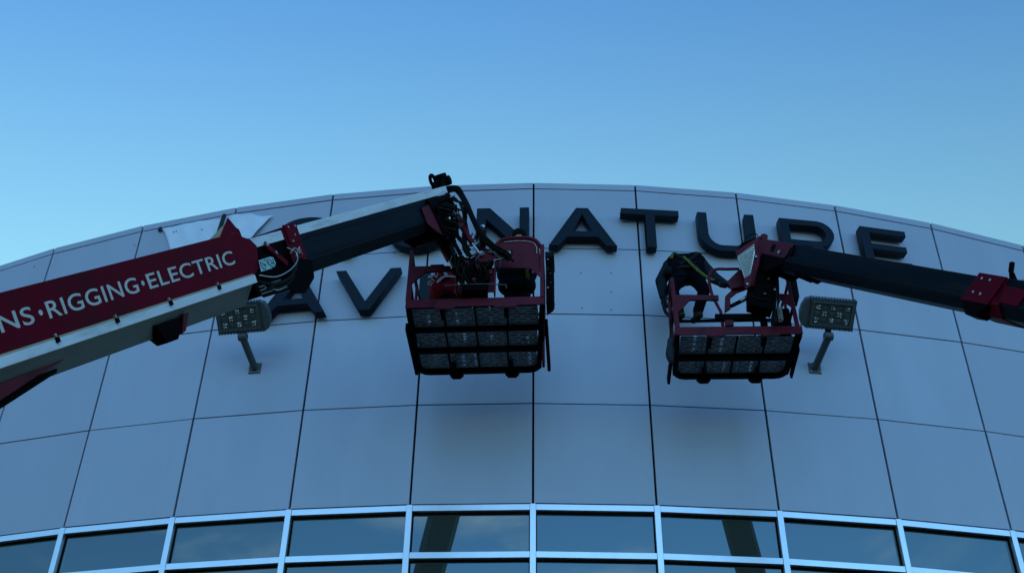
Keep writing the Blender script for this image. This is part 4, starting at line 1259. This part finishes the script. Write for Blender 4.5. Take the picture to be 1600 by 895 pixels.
def person(label, base, J, m_top, m_leg, headwear, glove=True, bulk=1.0):
    root = thing('person', label, 'person', base)
    hf, hu = J['face'], J['hup']
    c = Vector(J['head'])
    body = head_parts(c, hf, hu)
    neck = Vector(J['neck'])
    body += [(neck, c-Vector(hu).normalized()*0.05, 0.056, 0.052), (J['pelvis'], J['chest'], 0.11, 0.12), (J['chest'], neck, 0.11, 0.06)]
    for s in 'LR':
        body += [(J['sh'+s], J['el'+s], 0.045, 0.036), (J['el'+s], J['wr'+s], 0.036, 0.026), (J['chest'], J['sh'+s], 0.08, 0.05),
                 (J['hip'+s], J['kn'+s], 0.075, 0.050), (J['kn'+s], J['an'+s], 0.050, 0.036), (J['pelvis'], J['hip'+s], 0.09, 0.08)]
        body += hand_parts(J['wr'+s], J['hd'+s], J['pn'+s], J.get('curl', 0.6))
    capsules(body, 'body', M_SKIN, root, 0.0065, 2)
    eyes(c, hf, hu, root)
    tr = []
    for s in 'LR':
        h, k, a = J['hip'+s], J['kn'+s], J['an'+s]
        mid = Vector(k)*0.45+Vector(a)*0.55
        tr += [(J['pelvis'], h, 0.125, 0.118), (h, k, 0.112, 0.082), (k, mid, 0.082, 0.072), (mid, Vector(a)+(Vector(k)-Vector(a))*0.08, 0.072, 0.068)]
    tr += [(J['hipL'], J['hipR'], 0.12, 0.12), (J['pelvis'], Vector(J['pelvis'])*0.7+Vector(J['chest'])*0.3, 0.135, 0.13)]
    capsules(tr, 'trousers', m_leg, root, 0.013, 3)
    tp = []
    low = Vector(J['pelvis'])*0.75+Vector(J['chest'])*0.25
    w = (Vector(J['shR'])-Vector(J['shL'])).normalized()*0.055
    tp += [(low-w, Vector(J['chest'])-w, 0.128, 0.135), (low+w, Vector(J['chest'])+w, 0.128, 0.135), (J['chest'], neck-(neck-Vector(J['chest']))*0.25, 0.13, 0.085)]
    for s in 'LR':
        tp += [(J['chest'], J['sh'+s], 0.11, 0.082*bulk), (J['sh'+s], J['el'+s], 0.078*bulk, 0.066*bulk), (J['el'+s], J['wr'+s], 0.066*bulk, 0.046*bulk)]
    capsules(tp, 'jacket', m_top, root, 0.012, 3)
    for s in 'LR':
        a = Vector(J['an'+s]); toe = Vector(J['toe'+s]); heel = a-(toe-a).normalized()*0.05
        heel.z = toe.z
        capsules([(a, a+Vector((0, 0, 0.06)), 0.058, 0.055), (heel, toe, 0.045, 0.042), (a, (heel+toe)/2, 0.052, 0.048)], 'boot', M_BOOT, root, 0.010, 2)
        if glove:
            hp_ = hand_parts(J['wr'+s], J['hd'+s], J['pn'+s], J.get('curl', 0.6), 1.14)
            hp_ += [(Vector(J['wr'+s])-Vector(J['hd'+s]).normalized()*0.05, J['wr'+s], 0.042, 0.036)]
            capsules(hp_, 'glove', M_GLOVE, root, 0.0065, 2)
    up = Vector(hu).normalized(); f = Vector(hf).normalized()
    if headwear == 'cap':
        capsules([(c-f*0.02+up*0.045, c+f*0.012+up*0.045, 0.098, 0.094), (c+f*0.07+up*0.05, c+f*0.14+up*0.045, 0.055, 0.035)], 'cap', M_CAP, root, 0.009, 2)
    else:
        capsules([(c-f*0.03+up*0.035, c+f*0.0+up*0.05, 0.094, 0.088)], 'hair', M_HAIR, root, 0.009, 2)
    return root
def strap(root, name, pts, w, m, nrm=(0, -1, 0), th=0.008):
    P = smooth_path(pts, 5)
    bm = new()
    N = Vector(nrm)
    ring = []
    for i, p in enumerate(P):
        d = (P[min(i+1, len(P)-1)]-P[max(i-1, 0)]).normalized()
        s = d.cross(N).normalized(); u = s.cross(d)
        ring.append([bm.verts.new(p+s*a*w/2+u*b*th/2) for a, b in ((-1, -1), (1, -1), (1, 1), (-1, 1))])
    for a, b in zip(ring, ring[1:]):
        for k in range(4): bm.faces.new((a[k], a[(k+1) % 4], b[(k+1) % 4], b[k]))
    bm.faces.new(ring[0][::-1]); bm.faces.new(ring[-1])
    return obj(name, bm, m, root)
# stooping worker, on the rear rail of the right basket, back to the camera
J = dict(pelvis=(0.34, 0.90, 1.60), chest=(0.35, 1.02, 1.84), neck=(0.36, 1.14, 1.93), head=(0.37, 1.27, 1.86), face=(0, 0.5, -0.85), hup=(0, 0.9, 0.4),
         shL=(0.13, 1.03, 1.87), elL=(-0.01, 0.94, 1.55), wrL=(0.0, 0.90, 1.26), hdL=(0.02, -0.02, -1), pnL=(0.6, 0.6, 0),
         shR=(0.55, 1.00, 1.86), elR=(0.67, 0.82, 1.50), wrR=(0.76, 0.60, 1.22), hdR=(0.6, -0.45, -0.25), pnR=(0, -0.5, -1),
         hipL=(0.24, 0.88, 1.58), knL=(0.11, 0.80, 1.30), anL=(0.19, 0.90, 0.99), toeL=(0.14, 0.98, 0.93),
         hipR=(0.43, 0.88, 1.58), knR=(0.52, 0.80, 1.28), anR=(0.42, 0.90, 0.99), toeR=(0.37, 0.98, 0.93), curl=0.8)
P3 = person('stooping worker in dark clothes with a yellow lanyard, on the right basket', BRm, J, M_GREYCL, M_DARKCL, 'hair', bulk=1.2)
capsules([((0.25, 0.88, 1.63), (0.23, 0.98, 1.83), 0.15, 0.145), ((0.43, 0.88, 1.63), (0.47, 0.98, 1.83), 0.15, 0.145), ((0.22, 1.0, 1.885), (0.48, 1.0, 1.885), 0.145, 0.145), ((0.22, 0.86, 1.52), (0.24, 0.88, 1.62), 0.125, 0.14), ((0.45, 0.86, 1.52), (0.44, 0.88, 1.62), 0.125, 0.14)], 'vest', M_DARKCL, P3, 0.012, 3)
strap(P3, 'lanyard', [(0.30, 0.83, 1.88), (0.33, 0.73, 1.74), (0.39, 0.66, 1.58), (0.47, 0.58, 1.40), (0.53, 0.50, 1.26), (0.60, 0.42, 1.15)], 0.038, M_YEL)
strap(P3, 'harness_strap', [(0.17, 0.90, 1.99), (0.21, 0.845, 1.93), (0.27, 0.815, 1.85), (0.34, 0.785, 1.77), (0.44, 0.735, 1.68)], 0.04, M_WEB)
strap(P3, 'harness_strap', [(0.53, 0.90, 1.99), (0.49, 0.845, 1.93), (0.42, 0.815, 1.85), (0.34, 0.78, 1.77), (0.23, 0.735, 1.68)], 0.04, M_WEB)
strap(P3, 'harness_strap', [(0.11, 0.84, 1.64), (0.22, 0.735, 1.62), (0.34, 0.72, 1.62), (0.46, 0.735, 1.62), (0.57, 0.84, 1.64)], 0.045, M_WEB)
strap(P3, 'shoulder_strap', [(0.14, 0.845, 1.86), (0.16, 0.86, 1.93), (0.20, 0.91, 2.0), (0.26, 0.98, 2.03)], 0.04, M_YEL)
strap(P3, 'shoulder_strap', [(0.40, 0.98, 2.035), (0.48, 0.93, 2.02), (0.55, 0.875, 1.95)], 0.035, M_WEB)
btube(P3, 'leg_strap', [(0.35+0.125*cos(a_*pi/8)-0.14, 0.86+0.125*sin(a_*pi/8), 1.50+0.03*cos(a_*pi/8)) for a_ in range(17)], 0.012, M_WEB)
bm = new(); bmesh.ops.create_icosphere(bm, subdivisions=2, radius=0.07, matrix=Matrix.Translation((0.08, 0.83, 1.62))); obj('tool_pouch', bm, M_WEB, P3, smooth=True)
hs = thing('air_hose', 'short black hose hanging from the left hand of the stooping worker', 'hose', BRm @ Matrix.Translation((0.0, 0.88, 0.86)))
bm = new(); tube(bm, smooth_path([(0.0, 0.0, 0.36), (-0.01, -0.02, 0.24), (0.0, -0.04, 0.12), (0.05, -0.05, 0.03), (0.10, -0.02, 0.0), (0.14, 0.02, -0.06)], 5), 0.022, 10); obj('hose', bm, M_RUBBER, hs, smooth=True)

# standing worker in the left basket behind the solid guard
J = dict(pelvis=(1.25, 0.58, 0.95), chest=(1.25, 0.66, 1.32), neck=(1.255, 0.72, 1.50), head=(1.26, 0.77, 1.64), face=(0.1, 1, 0), hup=(0, 0, 1),
         shL=(1.06, 0.67, 1.42), elL=(1.02, 0.90, 1.25), wrL=(1.10, 1.12, 1.33), hdL=(0.2, 1, 0.15), pnL=(0, 0, -1),
         shR=(1.44, 0.67, 1.42), elR=(1.47, 0.90, 1.25), wrR=(1.42, 1.12, 1.33), hdR=(-0.2, 1, 0.15), pnR=(0, 0, -1),
         hipL=(1.17, 0.57, 0.92), knL=(1.18, 0.60, 0.50), anL=(1.17, 0.56, 0.15), toeL=(1.15, 0.70, 0.10),
         hipR=(1.33, 0.57, 0.92), knR=(1.33, 0.60, 0.50), anR=(1.34, 0.56, 0.15), toeR=(1.36, 0.70, 0.10), curl=0.7)
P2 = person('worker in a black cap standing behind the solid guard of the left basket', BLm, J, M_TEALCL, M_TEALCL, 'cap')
capsules([((1.15, 0.53, 0.88), (1.35, 0.53, 0.88), 0.15, 0.15), ((1.15, 0.54, 0.98), (1.35, 0.54, 0.98), 0.14, 0.14), ((1.15, 0.56, 0.72), (1.35, 0.56, 0.72), 0.135, 0.135)], 'jacket_hem', M_TEALCL, P2, 0.012, 3)
strap(P2, 'harness_strap', [(1.39, 0.44, 0.72), (1.385, 0.385, 0.82), (1.38, 0.375, 0.93), (1.34, 0.39, 1.06)], 0.05, M_YEL)
strap(P2, 'harness_strap', [(1.10, 0.42, 1.02), (1.20, 0.385, 1.045), (1.32, 0.39, 1.04), (1.42, 0.44, 1.0)], 0.04, M_WEB)
strap(P2, 'reflective_band', [(1.10, 0.375, 0.95), (1.14, 0.37, 0.93), (1.17, 0.37, 0.935)], 0.035, M_REFL)
strap(P2, 'reflective_band', [(1.43, 0.42, 0.98), (1.46, 0.40, 0.88), (1.45, 0.40, 0.78)], 0.02, M_REFL)
for x, z in ((1.13, 1.02), (1.2, 1.04)):
    btube(P2, 'buckle', [(x+0.025*cos(a_*pi/5), 0.37, z+0.025*sin(a_*pi/5)) for a_ in range(11)], 0.006, M_STEEL)

# bending worker in the red jacket, left end of the left basket
J = dict(pelvis=(0.31, 0.66, 0.74), chest=(0.46, 0.80, 0.92), neck=(0.58, 0.90, 0.97), head=(0.69, 0.96, 1.0), face=(0.75, 0.5, -0.4), hup=(0.5, 0.4, 0.8),
         shL=(0.42, 0.98, 0.93), elL=(0.50, 1.08, 0.70), wrL=(0.66, 1.12, 0.58), hdL=(0.8, 0.2, -0.5), pnL=(0, 0, -1),
         shR=(0.58, 0.72, 0.90), elR=(0.66, 0.66, 0.66), wrR=(0.78, 0.74, 0.52), hdR=(0.7, 0.3, -0.5), pnR=(0, 0, -1),
         hipL=(0.24, 0.72, 0.70), knL=(0.30, 0.80, 0.44), anL=(0.20, 0.82, 0.15), toeL=(0.32, 0.90, 0.10),
         hipR=(0.34, 0.58, 0.70), knR=(0.42, 0.60, 0.44), anR=(0.32, 0.52, 0.15), toeR=(0.44, 0.58, 0.10), curl=0.7)
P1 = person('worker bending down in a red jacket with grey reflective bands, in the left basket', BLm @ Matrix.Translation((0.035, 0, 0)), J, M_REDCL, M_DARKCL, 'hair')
capsules([((0.29, 0.60, 0.82), (0.40, 0.66, 0.88), 0.165, 0.165), ((0.36, 0.68, 0.88), (0.46, 0.76, 0.90), 0.16, 0.15), ((0.29, 0.60, 0.68), (0.42, 0.62, 0.70), 0.155, 0.155)], 'jacket_back', M_REDCL, P1, 0.012, 3)
strap(P1, 'reflective_band', [(0.31, 0.52, 0.985), (0.315, 0.455, 0.92), (0.345, 0.43, 0.84), (0.375, 0.43, 0.78)], 0.04, M_REFL, nrm=(0.1, -0.8, 0.5))
strap(P1, 'reflective_band', [(0.25, 0.43, 0.70), (0.31, 0.425, 0.765), (0.375, 0.425, 0.79), (0.47, 0.46, 0.80)], 0.035, M_REFL, nrm=(0.1, -0.9, 0.3))
btube(P1, 'buckle', [(0.23+0.02*cos(a_*pi/5), 0.44, 0.84+0.04*sin(a_*pi/5)) for a_ in range(11)], 0.006, M_STEEL)
for i in range(14):
    x = random.uniform(0.13, 0.26); z = random.uniform(0.66, 0.82)
    btube(P1, 'karabiner', [(x, 0.43, z), (x+random.uniform(-.03, .03), 0.42, z-random.uniform(.01, .05))], random.uniform(0.005, 0.010), random.choice((M_STEEL, M_TAN, M_WEB)))
